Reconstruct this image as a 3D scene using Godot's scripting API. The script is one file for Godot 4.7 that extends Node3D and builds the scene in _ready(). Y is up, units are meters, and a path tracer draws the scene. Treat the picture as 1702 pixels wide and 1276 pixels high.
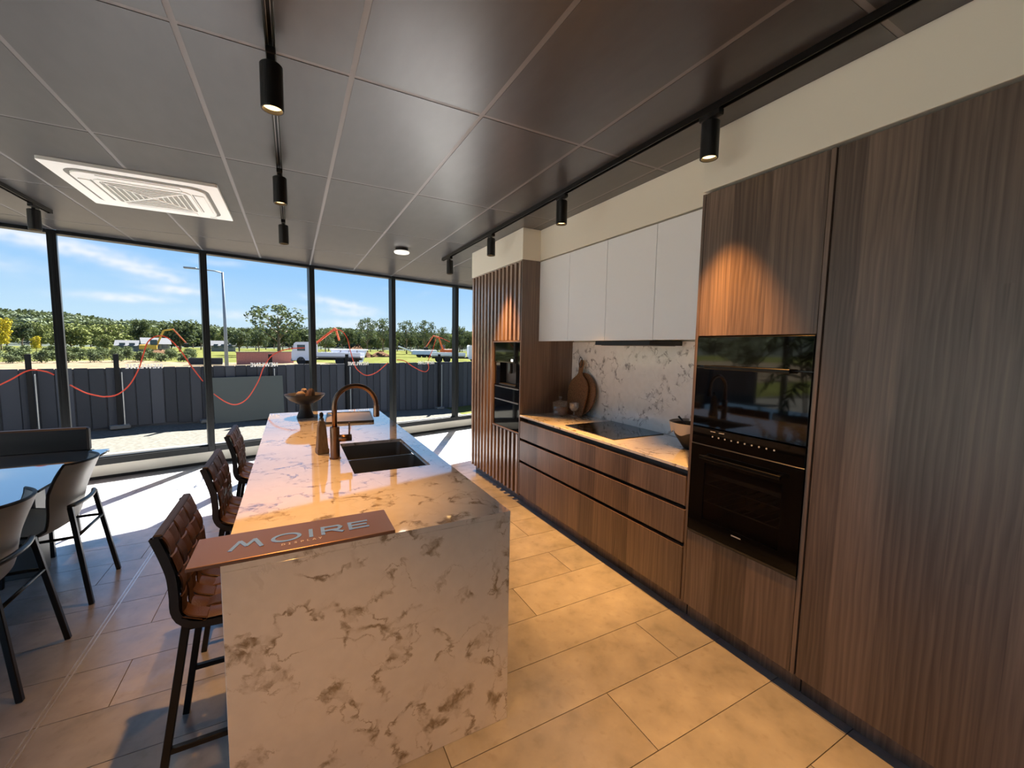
extends Node3D
# A showroom kitchen with a marble island, walnut joinery and a glazed wall looking over a building site.

const WALL_TURN := 0.24609          # the glazed wall stands 14.1 degrees off square to the kitchen
const WALL_AT := -6.6               # its distance from the camera, along its own normal
const CEIL := 2.75
const LEFT := -3.62                # the glazed left side of the room
const LEFT_S := -2.06              # the same corner measured along the front glazing
const YARD := -0.8                  # level of the field beyond the fence

var M := {}
var used := {}
var cache := {}
var rng := RandomNumberGenerator.new()
var wall_xf := Transform3D()


func _ready() -> void:
	rng.seed = 7
	wall_xf = Transform3D(Basis(Vector3.UP, WALL_TURN), Vector3(sin(WALL_TURN), 0, cos(WALL_TURN)) * WALL_AT)
	set_camera()
	set_sky_and_sun()
	make_materials()
	build_shell()
	build_window_wall()
	build_left_glazing()
	build_ceiling_fittings()
	build_kitchen_wall()
	build_island()
	build_stools()
	build_dining()
	build_outside()


func set_camera() -> void:
	var cam := Camera3D.new()
	cam.name = "camera"
	cam.fov = 85.92
	cam.near = 0.05
	cam.far = 3000.0
	cam.transform = Transform3D(Basis.from_euler(Vector3(-0.087727, -0.489175, 0.017179)), Vector3(0, 1.59, 0))
	add_child(cam)
	cam.current = true


func set_sky_and_sun() -> void:
	var env := Environment.new()
	env.background_mode = Environment.BG_SKY
	env.tonemap_mode = Environment.TONE_MAPPER_LINEAR
	env.tonemap_exposure = 2.65
	env.background_energy_multiplier = 0.405
	env.sdfgi_enabled = true
	env.ssao_enabled = true
	env.ssil_enabled = true
	var sky := Sky.new()
	var pan := PanoramaSkyMaterial.new()
	pan.panorama = ImageTexture.create_from_image(sky_image())
	sky.sky_material = pan
	env.sky = sky
	var we := WorldEnvironment.new()
	we.name = "surroundings"
	we.environment = env
	add_child(we)
	var sun := DirectionalLight3D.new()
	sun.name = "sun"
	var el := deg_to_rad(43.6)
	var to_sun := Vector3(0.477 * cos(el), sin(el), -0.879 * cos(el)).normalized()
	sun.transform = Transform3D(Basis.looking_at(-to_sun, Vector3.UP), to_sun * 40.0)
	sun.light_color = Color(1.0, 0.985, 0.96)
	sun.light_energy = 6.0
	sun.light_angular_distance = 0.53
	sun.shadow_enabled = true
	add_child(sun)


func sky_image() -> Image:
	# clear autumn blue with thin streaks of cloud, the same all round
	var w := 1536
	var h := 768
	var n := FastNoiseLite.new()
	n.seed = 3
	n.noise_type = FastNoiseLite.TYPE_SIMPLEX_SMOOTH
	n.frequency = 1.0
	n.fractal_octaves = 5
	var streaks := [[-20.5, 8.9, 7.5, 0.75, -9.0, 0.85], [-14.2, 7.5, 4.0, 0.7, -14.0, 0.8], [-15.0, 4.35, 3.6, 0.35, 1.0, 0.75], [-10.8, 5.5, 2.4, 0.42, -2.0, 0.8], [5.8, 5.1, 3.6, 0.45, -9.0, 0.75], [6.8, 4.1, 3.0, 0.5, -3.0, 0.55], [-4.0, 3.2, 6.0, 0.45, 0.0, 0.45], [7.5, 2.6, 5.0, 0.6, 0.0, 0.5], [-30.0, 7.0, 7.0, 0.8, -4.0, 0.7], [28.0, 9.0, 6.0, 0.7, 5.0, 0.6]]
	var data := PackedFloat32Array()
	data.resize(w * h * 3)
	var stops := [[0.0, Vector3(0.66, 0.80, 0.88)], [3.0, Vector3(0.52, 0.74, 0.92)], [8.0, Vector3(0.33, 0.60, 0.93)], [20.0, Vector3(0.21, 0.45, 0.86)], [45.0, Vector3(0.14, 0.32, 0.72)], [90.0, Vector3(0.10, 0.24, 0.60)]]
	for y in h:
		var el := 90.0 - (y + 0.5) / h * 180.0
		var base := Vector3(0.36, 0.34, 0.28)
		if el > 0.0:
			for k in stops.size() - 1:
				if el >= stops[k][0] and el <= stops[k + 1][0]:
					base = (stops[k][1] as Vector3).lerp(stops[k + 1][1], (el - stops[k][0]) / (stops[k + 1][0] - stops[k][0]))
		var se := sin(deg_to_rad(el))
		for x in w:
			var c := base
			if el > 0.0:
				var az := (x + 0.5) / w * 360.0      # the picture starts at -z and runs towards +x
				if az > 180.0:
					az -= 360.0
				var a := deg_to_rad(az)
				var ce := cos(deg_to_rad(el))
				var f := n.get_noise_3d(sin(a) * ce * 3.0, se * 26.0, cos(a) * ce * 3.0)
				var cloud := smoothstep(0.28, 0.75, f) * 0.5 * clampf(el / 6.0, 0.2, 1.0)
				if az > -50.0 and az < 50.0 and el < 16.0:
					var fine := n.get_noise_2d(az * 0.55, el * 2.4) * 0.9
					for s in streaks:
						var dx: float = az - s[0]
						var t := deg_to_rad(s[4])
						var dy: float = (el - s[1]) - dx * tan(t)
						var q: float = (dx / s[2]) * (dx / s[2]) + (dy / s[3]) * (dy / s[3])
						if q < 6.0:
							cloud = maxf(cloud, s[5] * clampf(exp(-q) * (1.0 + fine) + fine * 0.25 * exp(-q * 0.6), 0.0, 1.0))
				c = base.lerp(Vector3(0.93, 0.94, 0.95), clampf(cloud, 0.0, 0.95))
			var i := (y * w + x) * 3
			data[i] = c.x
			data[i + 1] = c.y
			data[i + 2] = c.z
	return Image.create_from_data(w, h, false, Image.FORMAT_RGBF, data.to_byte_array())


# ---------------------------------------------------------------- naming and nodes

func numbered(n: String) -> String:
	if not used.has(n):
		used[n] = 0
		return n
	used[n] += 1
	return "%s_%03d" % [n, used[n]]


func tag(o: Node, label: String, category: String, group := "") -> Node:
	o.set_meta("label", label)
	o.set_meta("category", category)
	if group != "":
		o.set_meta("group", group)
	return o


func thing(n: String, label: String, category: String, at := Vector3.ZERO, turn := 0.0, group := "") -> Node3D:
	var o := Node3D.new()
	o.name = numbered(n)
	add_child(o)
	o.position = at
	o.rotation.y = turn
	tag(o, label, category, group)
	return o


func room(n: String, at := Vector3.ZERO) -> Node3D:
	var o := Node3D.new()
	o.name = n
	o.position = at
	o.set_meta("kind", "structure")
	add_child(o)
	return o


func part(parent: Node, n: String, mesh: Mesh, mat: Material, at := Vector3.ZERO, basis := Basis()) -> MeshInstance3D:
	var o := MeshInstance3D.new()
	o.name = n if parent != self else numbered(n)
	o.mesh = mesh
	o.material_override = mat
	o.transform = Transform3D(basis, at)
	parent.add_child(o, true)
	return o


func slab(parent: Node, n: String, lo: Vector3, hi: Vector3, mat: Material, bevel := 0.0015) -> MeshInstance3D:
	# a box between two corners with its edges eased
	return part(parent, n, cbox(hi - lo, bevel), mat, (lo + hi) * 0.5)


func copy_of(o: Node3D, at: Vector3, turn: float, label: String) -> Node3D:
	var base := String(o.name)
	var c: Node3D = o.duplicate()
	c.name = numbered(base)
	add_child(c)
	c.position = at
	c.rotation.y = turn
	c.set_meta("label", label)
	return c


# ---------------------------------------------------------------- shapes

func begin(smooth := false) -> SurfaceTool:
	var s := SurfaceTool.new()
	s.begin(Mesh.PRIMITIVE_TRIANGLES)
	s.set_smooth_group(0 if smooth else -1)
	return s


func tri(s: SurfaceTool, a: Vector3, b: Vector3, c: Vector3, out: Vector3) -> void:
	if (c - a).cross(b - a).dot(out) < 0.0:
		var t := b
		b = c
		c = t
	s.add_vertex(a)
	s.add_vertex(b)
	s.add_vertex(c)


func quad(s: SurfaceTool, a: Vector3, b: Vector3, c: Vector3, d: Vector3, out: Vector3) -> void:
	tri(s, a, b, c, out)
	tri(s, a, c, d, out)


func done(s: SurfaceTool) -> ArrayMesh:
	s.generate_normals()
	return s.commit()


func cbox(size: Vector3, bevel := 0.0015) -> ArrayMesh:
	var key := "box%.4f,%.4f,%.4f,%.4f" % [size.x, size.y, size.z, bevel]
	if cache.has(key):
		return cache[key]
	var s := begin()
	add_box(s, Vector3.ZERO, size, Basis(), bevel)
	cache[key] = done(s)
	return cache[key]


func add_box(s: SurfaceTool, at: Vector3, size: Vector3, b := Basis(), bevel := 0.0) -> void:
	var h := size * 0.5
	var e := minf(bevel, minf(h.x, minf(h.y, h.z)) * 0.49)
	var ax := [Vector3.RIGHT, Vector3.UP, Vector3.BACK]
	for k in 3:
		var u: Vector3 = ax[(k + 1) % 3]
		var v: Vector3 = ax[(k + 2) % 3]
		for sg in [-1.0, 1.0]:
			var n: Vector3 = ax[k] * sg
			var c := n * h[k]
			var hu := u * (h[(k + 1) % 3] - e)
			var hv := v * (h[(k + 2) % 3] - e)
			quad(s, at + b * (c - hu - hv), at + b * (c + hu - hv), at + b * (c + hu + hv), at + b * (c - hu + hv), b * n)
	if e <= 0.0:
		return
	for k in 3:
		var k1 := (k + 1) % 3
		var k2 := (k + 2) % 3
		for s1 in [-1.0, 1.0]:
			for s2 in [-1.0, 1.0]:
				var n1: Vector3 = ax[k1] * s1
				var n2: Vector3 = ax[k2] * s2
				var p := n1 * h[k1] + n2 * (h[k2] - e)
				var q := n1 * (h[k1] - e) + n2 * h[k2]
				var l: Vector3 = ax[k] * (h[k] - e)
				quad(s, at + b * (p - l), at + b * (p + l), at + b * (q + l), at + b * (q - l), b * (n1 + n2))
	for sx in [-1.0, 1.0]:
		for sy in [-1.0, 1.0]:
			for sz in [-1.0, 1.0]:
				var i := h - Vector3(e, e, e)
				var g := Vector3(sx, sy, sz)
				tri(s, at + b * (g * Vector3(h.x, i.y, i.z)), at + b * (g * Vector3(i.x, h.y, i.z)), at + b * (g * Vector3(i.x, i.y, h.z)), b * g)


func bar(s: SurfaceTool, a: Vector3, b: Vector3, w: float, t: float, up := Vector3.UP, bevel := 0.0015) -> void:
	# a straight bar of rectangular section from a to b
	var z := (b - a).normalized()
	var x := up.cross(z)
	if x.length() < 0.01:
		x = Vector3.RIGHT.cross(z)
	x = x.normalized()
	add_box(s, (a + b) * 0.5, Vector3(w, t, a.distance_to(b)), Basis(x, z.cross(x), z), bevel)


func tube(s: SurfaceTool, path: Array, radius: Variant, sides := 10, caps := true) -> void:
	var rings := []
	var cx := Vector3.ZERO
	for i in path.size():
		var d: Vector3 = (path[mini(i + 1, path.size() - 1)] - path[maxi(i - 1, 0)]).normalized()
		if cx == Vector3.ZERO:
			cx = d.cross(Vector3.UP if absf(d.y) < 0.9 else Vector3.RIGHT).normalized()
		cx = (cx - d * cx.dot(d)).normalized()
		var cy := d.cross(cx)
		var r: float = radius[i] if radius is Array else radius
		var ring := []
		for k in sides:
			var a := TAU * k / sides
			ring.append(path[i] + (cx * cos(a) + cy * sin(a)) * r)
		rings.append(ring)
	for i in path.size() - 1:
		var mid: Vector3 = (path[i] + path[i + 1]) * 0.5
		for k in sides:
			var k2 := (k + 1) % sides
			var out: Vector3 = (rings[i][k] + rings[i + 1][k2]) * 0.5 - mid
			quad(s, rings[i][k], rings[i][k2], rings[i + 1][k2], rings[i + 1][k], out)
	if caps:
		for e in [0, path.size() - 1]:
			var out2: Vector3 = path[e] - path[1 if e == 0 else e - 1]
			for k in sides:
				tri(s, path[e], rings[e][k], rings[e][(k + 1) % sides], out2)


func lathe(profile: Array, sides := 28, smooth := true, squash := Vector3.ONE) -> ArrayMesh:
	# profile of Vector2(radius, height); the outside lies to the right of its direction
	var s := begin(smooth)
	for i in profile.size() - 1:
		for k in sides:
			var a0 := TAU * k / sides
			var a1 := TAU * (k + 1) / sides
			var p: Vector2 = profile[i]
			var q: Vector2 = profile[i + 1]
			var va := Vector3(p.x * cos(a0), p.y, p.x * sin(a0)) * squash
			var vb := Vector3(q.x * cos(a0), q.y, q.x * sin(a0)) * squash
			var vc := Vector3(q.x * cos(a1), q.y, q.x * sin(a1)) * squash
			var vd := Vector3(p.x * cos(a1), p.y, p.x * sin(a1)) * squash
			for t in [[va, vd, vc], [va, vc, vb]]:
				if t[0].distance_to(t[1]) > 1e-6 and t[1].distance_to(t[2]) > 1e-6 and t[0].distance_to(t[2]) > 1e-6:
					for v in t:
						s.add_vertex(v)
	return done(s)


func prism(s: SurfaceTool, poly: PackedVector2Array, y0: float, y1: float) -> void:
	# poly holds (x, z)
	var cap := Geometry2D.triangulate_polygon(poly)
	for i in range(0, cap.size(), 3):
		var a := poly[cap[i]]
		var b := poly[cap[i + 1]]
		var c := poly[cap[i + 2]]
		tri(s, Vector3(a.x, y1, a.y), Vector3(b.x, y1, b.y), Vector3(c.x, y1, c.y), Vector3.UP)
		tri(s, Vector3(a.x, y0, a.y), Vector3(b.x, y0, b.y), Vector3(c.x, y0, c.y), Vector3.DOWN)
	var turn := -1.0 if Geometry2D.is_polygon_clockwise(poly) else 1.0
	for i in poly.size():
		var p := poly[i]
		var q := poly[(i + 1) % poly.size()]
		var n := Vector3(q.y - p.y, 0, p.x - q.x) * turn
		quad(s, Vector3(p.x, y0, p.y), Vector3(q.x, y0, q.y), Vector3(q.x, y1, q.y), Vector3(p.x, y1, p.y), n)


func rounded(lo: Vector2, hi: Vector2, r: float, n := 5) -> PackedVector2Array:
	var out := PackedVector2Array()
	var cs := [Vector2(hi.x - r, hi.y - r), Vector2(lo.x + r, hi.y - r), Vector2(lo.x + r, lo.y + r), Vector2(hi.x - r, lo.y + r)]
	for k in 4:
		for i in n + 1:
			var a := PI * 0.5 * (k + float(i) / n)
			out.append(cs[k] + Vector2(cos(a), sin(a)) * r)
	return out


func ring_prism(s: SurfaceTool, outer: PackedVector2Array, inner: PackedVector2Array, y0: float, y1: float) -> void:
	# two outlines with the same number of points
	var n := outer.size()
	for i in n:
		var j := (i + 1) % n
		var a := outer[i]
		var b := outer[j]
		var c := inner[j]
		var d := inner[i]
		quad(s, Vector3(a.x, y1, a.y), Vector3(b.x, y1, b.y), Vector3(c.x, y1, c.y), Vector3(d.x, y1, d.y), Vector3.UP)
		quad(s, Vector3(a.x, y0, a.y), Vector3(b.x, y0, b.y), Vector3(c.x, y0, c.y), Vector3(d.x, y0, d.y), Vector3.DOWN)
		var o := (a + b) * 0.5 - (c + d) * 0.5
		quad(s, Vector3(a.x, y0, a.y), Vector3(b.x, y0, b.y), Vector3(b.x, y1, b.y), Vector3(a.x, y1, a.y), Vector3(o.x, 0, o.y))
		quad(s, Vector3(d.x, y0, d.y), Vector3(c.x, y0, c.y), Vector3(c.x, y1, c.y), Vector3(d.x, y1, d.y), Vector3(-o.x, 0, -o.y))


func shell(grid: Array, th: float) -> ArrayMesh:
	# a thick curved sheet through a grid of points: grid[row][column]
	var s := begin(true)
	var nr := grid.size()
	var nc: int = grid[0].size()
	var nrm := []
	for i in nr:
		var row := []
		for j in nc:
			var du: Vector3 = grid[i][mini(j + 1, nc - 1)] - grid[i][maxi(j - 1, 0)]
			var dv: Vector3 = grid[mini(i + 1, nr - 1)][j] - grid[maxi(i - 1, 0)][j]
			row.append(du.cross(dv).normalized())
		nrm.append(row)
	for side in [1.0, -1.0]:
		s.set_smooth_group(1 if side > 0.0 else 2)
		for i in nr - 1:
			for j in nc - 1:
				var o: Vector3 = nrm[i][j] * side
				var off: float = side * th * 0.5
				quad(s, grid[i][j] + nrm[i][j] * off, grid[i][j + 1] + nrm[i][j + 1] * off, grid[i + 1][j + 1] + nrm[i + 1][j + 1] * off, grid[i + 1][j] + nrm[i + 1][j] * off, o)
	s.set_smooth_group(3)
	var rim := []
	for j in nc:
		rim.append([0, j])
	for i in range(1, nr):
		rim.append([i, nc - 1])
	for j in range(nc - 2, -1, -1):
		rim.append([nr - 1, j])
	for i in range(nr - 2, 0, -1):
		rim.append([i, 0])
	var mid := Vector3.ZERO
	for r in rim:
		mid += grid[r[0]][r[1]] / rim.size()
	for k in rim.size():
		var p: Array = rim[k]
		var q: Array = rim[(k + 1) % rim.size()]
		var pa: Vector3 = grid[p[0]][p[1]]
		var pb: Vector3 = grid[q[0]][q[1]]
		var na: Vector3 = nrm[p[0]][p[1]] * th * 0.5
		var nb: Vector3 = nrm[q[0]][q[1]] * th * 0.5
		quad(s, pa - na, pb - nb, pb + nb, pa + na, (pa + pb) * 0.5 - mid)
	return done(s)


func strip(path: Array, side: Vector3, up: Array, w: float, th: float) -> ArrayMesh:
	# a flat strap swept along a path: side is its width direction, up its face direction at each point
	var s := begin(true)
	var hw := side.normalized() * w * 0.5
	var e := side.normalized() * minf(0.004, w * 0.1)
	for i in path.size() - 1:
		var p: Vector3 = path[i]
		var q: Vector3 = path[i + 1]
		var u0: Vector3 = up[i] * th
		var u1: Vector3 = up[i + 1] * th
		s.set_smooth_group(1)
		quad(s, p - hw + e + u0, p + hw - e + u0, q + hw - e + u1, q - hw + e + u1, u0)
		s.set_smooth_group(2)
		quad(s, p - hw, p + hw, q + hw, q - hw, -u0)
		s.set_smooth_group(3)
		quad(s, p - hw, q - hw, q - hw + e + u1, p - hw + e + u0, -hw)
		s.set_smooth_group(4)
		quad(s, p + hw, q + hw, q + hw - e + u1, p + hw - e + u0, hw)
	return done(s)


func lettering(text: String, height: float, depth: float, spread := 1.0) -> TextMesh:
	var f := SystemFont.new()
	f.font_names = PackedStringArray(["Droid Sans"])
	f.font_weight = 600
	var t := TextMesh.new()
	t.font = f
	t.font_size = 32
	t.text = text
	t.pixel_size = height / 23.0
	t.depth = depth
	t.curve_step = 2.0
	return t


# ---------------------------------------------------------------- materials

func plain(n: String, c: Color, rough := 0.6, metal := 0.0, spec := 0.5) -> StandardMaterial3D:
	var m := StandardMaterial3D.new()
	m.resource_name = n
	m.albedo_color = c
	m.roughness = rough
	m.metallic = metal
	m.metallic_specular = spec
	M[n] = m
	return m


func rgb(r: int, g: int, b: int) -> Color:
	return Color(r / 255.0, g / 255.0, b / 255.0)


func noise(sd: int, freq: float, oct := 4, warp := 0.0) -> FastNoiseLite:
	var n := FastNoiseLite.new()
	n.seed = sd
	n.noise_type = FastNoiseLite.TYPE_SIMPLEX_SMOOTH
	n.frequency = freq
	n.fractal_octaves = oct
	if warp > 0.0:
		n.domain_warp_enabled = true
		n.domain_warp_amplitude = warp
		n.domain_warp_frequency = freq * 1.5
		n.domain_warp_fractal_octaves = 3
	return n


func ramp_texture(sd: int, freq: float, cols: Array, size := 512, oct := 5, offs: Array = []) -> NoiseTexture2D:
	var t := NoiseTexture2D.new()
	t.width = size
	t.height = size
	t.seamless = true
	t.noise = noise(sd, freq, oct)
	var g := Gradient.new()
	var pc := PackedColorArray()
	var po := PackedFloat32Array()
	for i in cols.size():
		pc.append(cols[i])
		po.append(offs[i] if offs.size() else float(i) / (cols.size() - 1))
	g.colors = pc
	g.offsets = po
	t.color_ramp = g
	return t


func bumpy(m: StandardMaterial3D, sd: int, freq: float, strength: float, size := 512) -> void:
	var t := NoiseTexture2D.new()
	t.width = size
	t.height = size
	t.seamless = true
	t.noise = noise(sd, freq, 4)
	t.as_normal_map = true
	t.bump_strength = 4.0
	m.normal_enabled = true
	m.normal_texture = t
	m.normal_scale = strength


func on_planes(m: StandardMaterial3D, scale: Vector3, world := true) -> void:
	m.uv1_triplanar = true
	m.uv1_world_triplanar = world
	m.uv1_scale = scale
	m.uv1_triplanar_sharpness = 12.0


func walnut_image(sd: int, gain := 1.0) -> Image:
	# across the picture: 1.2 m of veneer leaves; up the picture: 2.5 m along the grain
	var w := 640
	var h := 800
	var fine := noise(sd, 1.0, 3)
	var slow := noise(sd + 1, 1.0, 3)
	var r := RandomNumberGenerator.new()
	r.seed = sd
	var edges := [0.0]
	while edges[-1] < 0.93:
		edges.append(minf(edges[-1] + r.randf_range(0.075, 0.16), 1.0))
	edges[-1] = 1.0
	var tone := []
	var heart := []
	for i in edges.size():
		tone.append(r.randf_range(-0.17, 0.17))
		heart.append(r.randf_range(-0.6, 1.6))
	var dark := Vector3(0.268, 0.215, 0.182)
	var mid := Vector3(0.415, 0.347, 0.300)
	var light := Vector3(0.552, 0.468, 0.408)
	var data := PackedByteArray()
	data.resize(w * h * 3)
	for x in w:
		var u := (x + 0.5) / w
		var k := 0
		while k < edges.size() - 2 and u >= edges[k + 1]:
			k += 1
		var pw: float = edges[k + 1] - edges[k]
		var du: float = (u - edges[k]) / pw
		var seam := 0.16 if minf(du, 1.0 - du) * pw < 0.0012 else 0.0
		for y in h:
			var v := (y + 0.5) / h
			var f := fine.get_noise_2d(u * 62.0, v * 2.2)
			var f2 := fine.get_noise_2d(u * 260.0 + 40.0, v * 7.0)
			var sway := slow.get_noise_2d(u * 5.0 + k * 7.0, v * 2.2)
			var q: float = absf(du - heart[k]) * 7.0 + sway * 1.3
			var arch: float = sqrt(q * q + 0.25 * (v * 2.5 + k * 0.37 - floorf(v * 2.5 + k * 0.37)) * 0.5)
			var ring := 0.5 + 0.5 * sin(arch * 6.5 + f * 2.6)
			var t: float = clampf(0.5 + tone[k] + f * 0.26 + f2 * 0.11 + (ring - 0.5) * 0.2 + sway * 0.16 - seam, 0.0, 1.0)
			var c := dark.lerp(mid, t * 2.0) if t < 0.5 else mid.lerp(light, t * 2.0 - 1.0)
			c *= gain
			var i := (y * w + x) * 3
			data[i] = int(c.x * 255.0)
			data[i + 1] = int(c.y * 255.0)
			data[i + 2] = int(c.z * 255.0)
	return Image.create_from_data(w, h, false, Image.FORMAT_RGB8, data)


func marble_image(sd: int, base: Vector3, vein: Vector3, strength: float) -> Image:
	# soft veins that gather in drifts, with mottling between them
	var sz := 1024
	var a := noise(sd, 0.0030, 4, 80.0).get_seamless_image(sz, sz).get_data()
	var b := noise(sd + 3, 0.0046, 5, 70.0).get_seamless_image(sz, sz).get_data()
	var c := noise(sd + 5, 0.0034, 3, 60.0).get_seamless_image(sz, sz).get_data()
	var d := noise(sd + 9, 0.016, 5, 12.0).get_seamless_image(sz, sz).get_data()
	var data := PackedByteArray()
	data.resize(sz * sz * 3)
	for i in sz * sz:
		var va := absf(a[i] / 255.0 - 0.5)
		var vb := absf(b[i] / 255.0 - 0.52)
		var m := clampf((c[i] / 255.0 - 0.40) * 5.0, 0.0, 1.0)
		var g := d[i] / 255.0
		var g2 := clampf((g - 0.36) * 3.2, 0.0, 1.0)
		var t := clampf(1.0 - va / 0.016, 0.0, 1.0) * (0.12 + 0.75 * m) * (0.35 + 0.65 * g2)
		t = maxf(t, clampf(1.0 - vb / (0.016 + 0.075 * m), 0.0, 1.0) * m * (0.15 + 0.85 * g2))
		t = clampf(t * strength, 0.0, 1.0)
		var k := base.lerp(vein, t) - Vector3.ONE * (0.5 - g) * 0.035
		data[i * 3] = clampi(int(k.x * 255.0), 0, 255)
		data[i * 3 + 1] = clampi(int(k.y * 255.0), 0, 255)
		data[i * 3 + 2] = clampi(int(k.z * 255.0), 0, 255)
	return Image.create_from_data(sz, sz, false, Image.FORMAT_RGB8, data)


func make_materials() -> void:
	# walnut veneer: grain runs up
	for k in 3:
		var wm := plain("walnut_%d" % k, Color.WHITE, 0.36, 0.0, 0.58)
		wm.albedo_texture = ImageTexture.create_from_image(walnut_image(21 + k * 13))
		on_planes(wm, Vector3(1.0 / 1.2, 1.0 / 2.5, 1.0 / 1.2))
		wm.uv1_offset = Vector3(0.31 * k, 0.02, 0.17 * k)
	# engineered stone
	var mb := plain("marble", Color.WHITE, 0.045, 0.0, 0.68)
	mb.albedo_texture = ImageTexture.create_from_image(marble_image(5, Vector3(0.915, 0.90, 0.88), Vector3(0.52, 0.465, 0.39), 1.0))
	on_planes(mb, Vector3.ONE / 1.3)
	mb.clearcoat_enabled = true
	mb.clearcoat = 1.0
	mb.clearcoat_roughness = 0.04
	var sp := plain("marble_splash", Color.WHITE, 0.1, 0.0, 0.62)
	sp.albedo_texture = ImageTexture.create_from_image(marble_image(17, Vector3(0.93, 0.935, 0.935), Vector3(0.50, 0.505, 0.515), 0.95))
	on_planes(sp, Vector3.ONE / 1.15)
	# floor tiles: concrete look, three close tones
	for k in 3:
		var ft := plain("tile_%d" % k, [Color(1, 1, 1), Color(0.955, 0.95, 0.945), Color(0.98, 0.985, 0.99)][k], 0.22, 0.0, 0.7)
		ft.albedo_texture = ramp_texture(31 + k, 0.006, [rgb(142, 143, 146), rgb(156, 157, 160), rgb(164, 165, 168), rgb(174, 175, 178)], 1024, 6)
		on_planes(ft, Vector3.ONE / 1.45)
		ft.uv1_offset = Vector3(0.23 * k, 0, 0.41 * k)
		var dt := ramp_texture(44 + k, 0.035, [Color(0.42, 0.40, 0.37, 0.30), Color(0.5, 0.48, 0.45, 0.0), Color(0.7, 0.68, 0.65, 0.0), Color(0.72, 0.70, 0.67, 0.22)], 512, 5, [0.0, 0.34, 0.62, 1.0])
		ft.detail_enabled = true
		ft.detail_albedo = dt
		ft.detail_blend_mode = BaseMaterial3D.BLEND_MODE_MIX
		ft.detail_uv_layer = BaseMaterial3D.DETAIL_UV_1
		ft.clearcoat_enabled = true
		ft.clearcoat = 0.6
		ft.clearcoat_roughness = 0.24
		bumpy(ft, 60 + k, 0.02, 0.12)
	plain("grout", rgb(88, 84, 79), 0.9)
	# ceiling panels: dark brushed board
	for k in 3:
		var cp := plain("panel_%d" % k, [rgb(255, 255, 255), rgb(247, 246, 244), rgb(240, 238, 238)][k], 0.33, 0.0, 0.68)
		cp.albedo_texture = ramp_texture(70 + k, 0.012, [rgb(60, 58, 60), rgb(64, 62, 64), rgb(67, 65, 67), rgb(71, 69, 71)], 512, 5)
		on_planes(cp, Vector3(1.6, 1.0, 0.6))
	plain("ceiling_grid", rgb(128, 125, 125), 0.45, 0.2)
	plain("plaster", rgb(214, 205, 188), 0.8)
	plain("cream_paint", rgb(232, 226, 210), 0.75)
	plain("overhead_white", rgb(244, 246, 248), 0.34, 0.0, 0.6)
	plain("black_metal", rgb(26, 26, 27), 0.38, 0.3)
	plain("frame_black", rgb(30, 32, 33), 0.35, 0.45)
	plain("carcass_board", rgb(104, 92, 82), 0.6)
	plain("skirting_black", rgb(38, 38, 38), 0.6)
	plain("track_black", rgb(24, 23, 22), 0.3, 0.4)
	plain("anodised", rgb(232, 232, 230), 0.3, 0.7)
	plain("ac_white", rgb(242, 241, 236), 0.5)
	plain("ac_grey", rgb(150, 148, 140), 0.6)
	plain("ac_slot", rgb(120, 118, 112), 0.7)
	plain("steel", rgb(150, 148, 144), 0.28, 0.95)
	plain("steel_dark", rgb(92, 90, 86), 0.3, 0.9)
	plain("bronze", rgb(128, 102, 84), 0.28, 1.0)
	plain("copper_plate", rgb(150, 120, 106), 0.3, 0.6)
	plain("sky_tinted_letters", rgb(112, 160, 255), 0.45, 0.0, 0.3)  # blue of the mirrored sky is painted into the letter colour
	plain("pale_letters", rgb(224, 210, 200), 0.3, 0.4)
	plain("black_glass", rgb(7, 7, 8), 0.04, 0.0, 0.6)
	plain("oven_glass", rgb(10, 10, 10), 0.05, 0.0, 0.5)
	plain("oven_enamel", rgb(88, 86, 84), 0.4, 0.2)
	plain("oven_rack", rgb(140, 134, 124), 0.35, 0.8)
	var og := plain("oven_window", Color(0.03, 0.03, 0.03, 0.45), 0.03, 0.0, 0.5)
	og.transparency = BaseMaterial3D.TRANSPARENCY_ALPHA
	plain("handle_black", rgb(30, 30, 30), 0.25, 0.6)
	plain("sink_steel", rgb(138, 138, 136), 0.32, 0.85)
	var sheen_slat_tex := ImageTexture.create_from_image(walnut_image(77, 1.3))  # lightened walnut: the window sheen on the slats is put into the colour
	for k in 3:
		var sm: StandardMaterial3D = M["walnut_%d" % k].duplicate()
		sm.albedo_texture = sheen_slat_tex
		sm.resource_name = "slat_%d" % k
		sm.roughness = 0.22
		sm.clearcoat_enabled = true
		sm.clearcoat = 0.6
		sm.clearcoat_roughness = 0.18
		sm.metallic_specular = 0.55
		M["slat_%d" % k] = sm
	plain("mark_grey", rgb(176, 174, 170), 0.5)
	plain("dark_bowl", rgb(28, 24, 22), 0.5)
	plain("stone_fruit", rgb(150, 132, 116), 0.7)
	plain("dried_pod", rgb(96, 72, 56), 0.8)
	plain("linen", rgb(196, 184, 168), 0.9)
	bumpy(M["linen"], 81, 0.15, 0.4)
	on_planes(M["linen"], Vector3.ONE * 4.0, false)
	plain("chair_shell", rgb(158, 156, 150), 0.5)
	plain("chair_black", rgb(24, 22, 22), 0.5)
	plain("frame_steel", rgb(20, 20, 20), 0.35, 0.2)
	plain("pedestal_grey", rgb(92, 92, 90), 0.6)
	var tt := plain("table_glass", rgb(150, 156, 166), 0.03, 0.8, 0.7)
	tt.clearcoat_enabled = true
	tt.clearcoat = 1.0
	tt.clearcoat_roughness = 0.03
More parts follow.
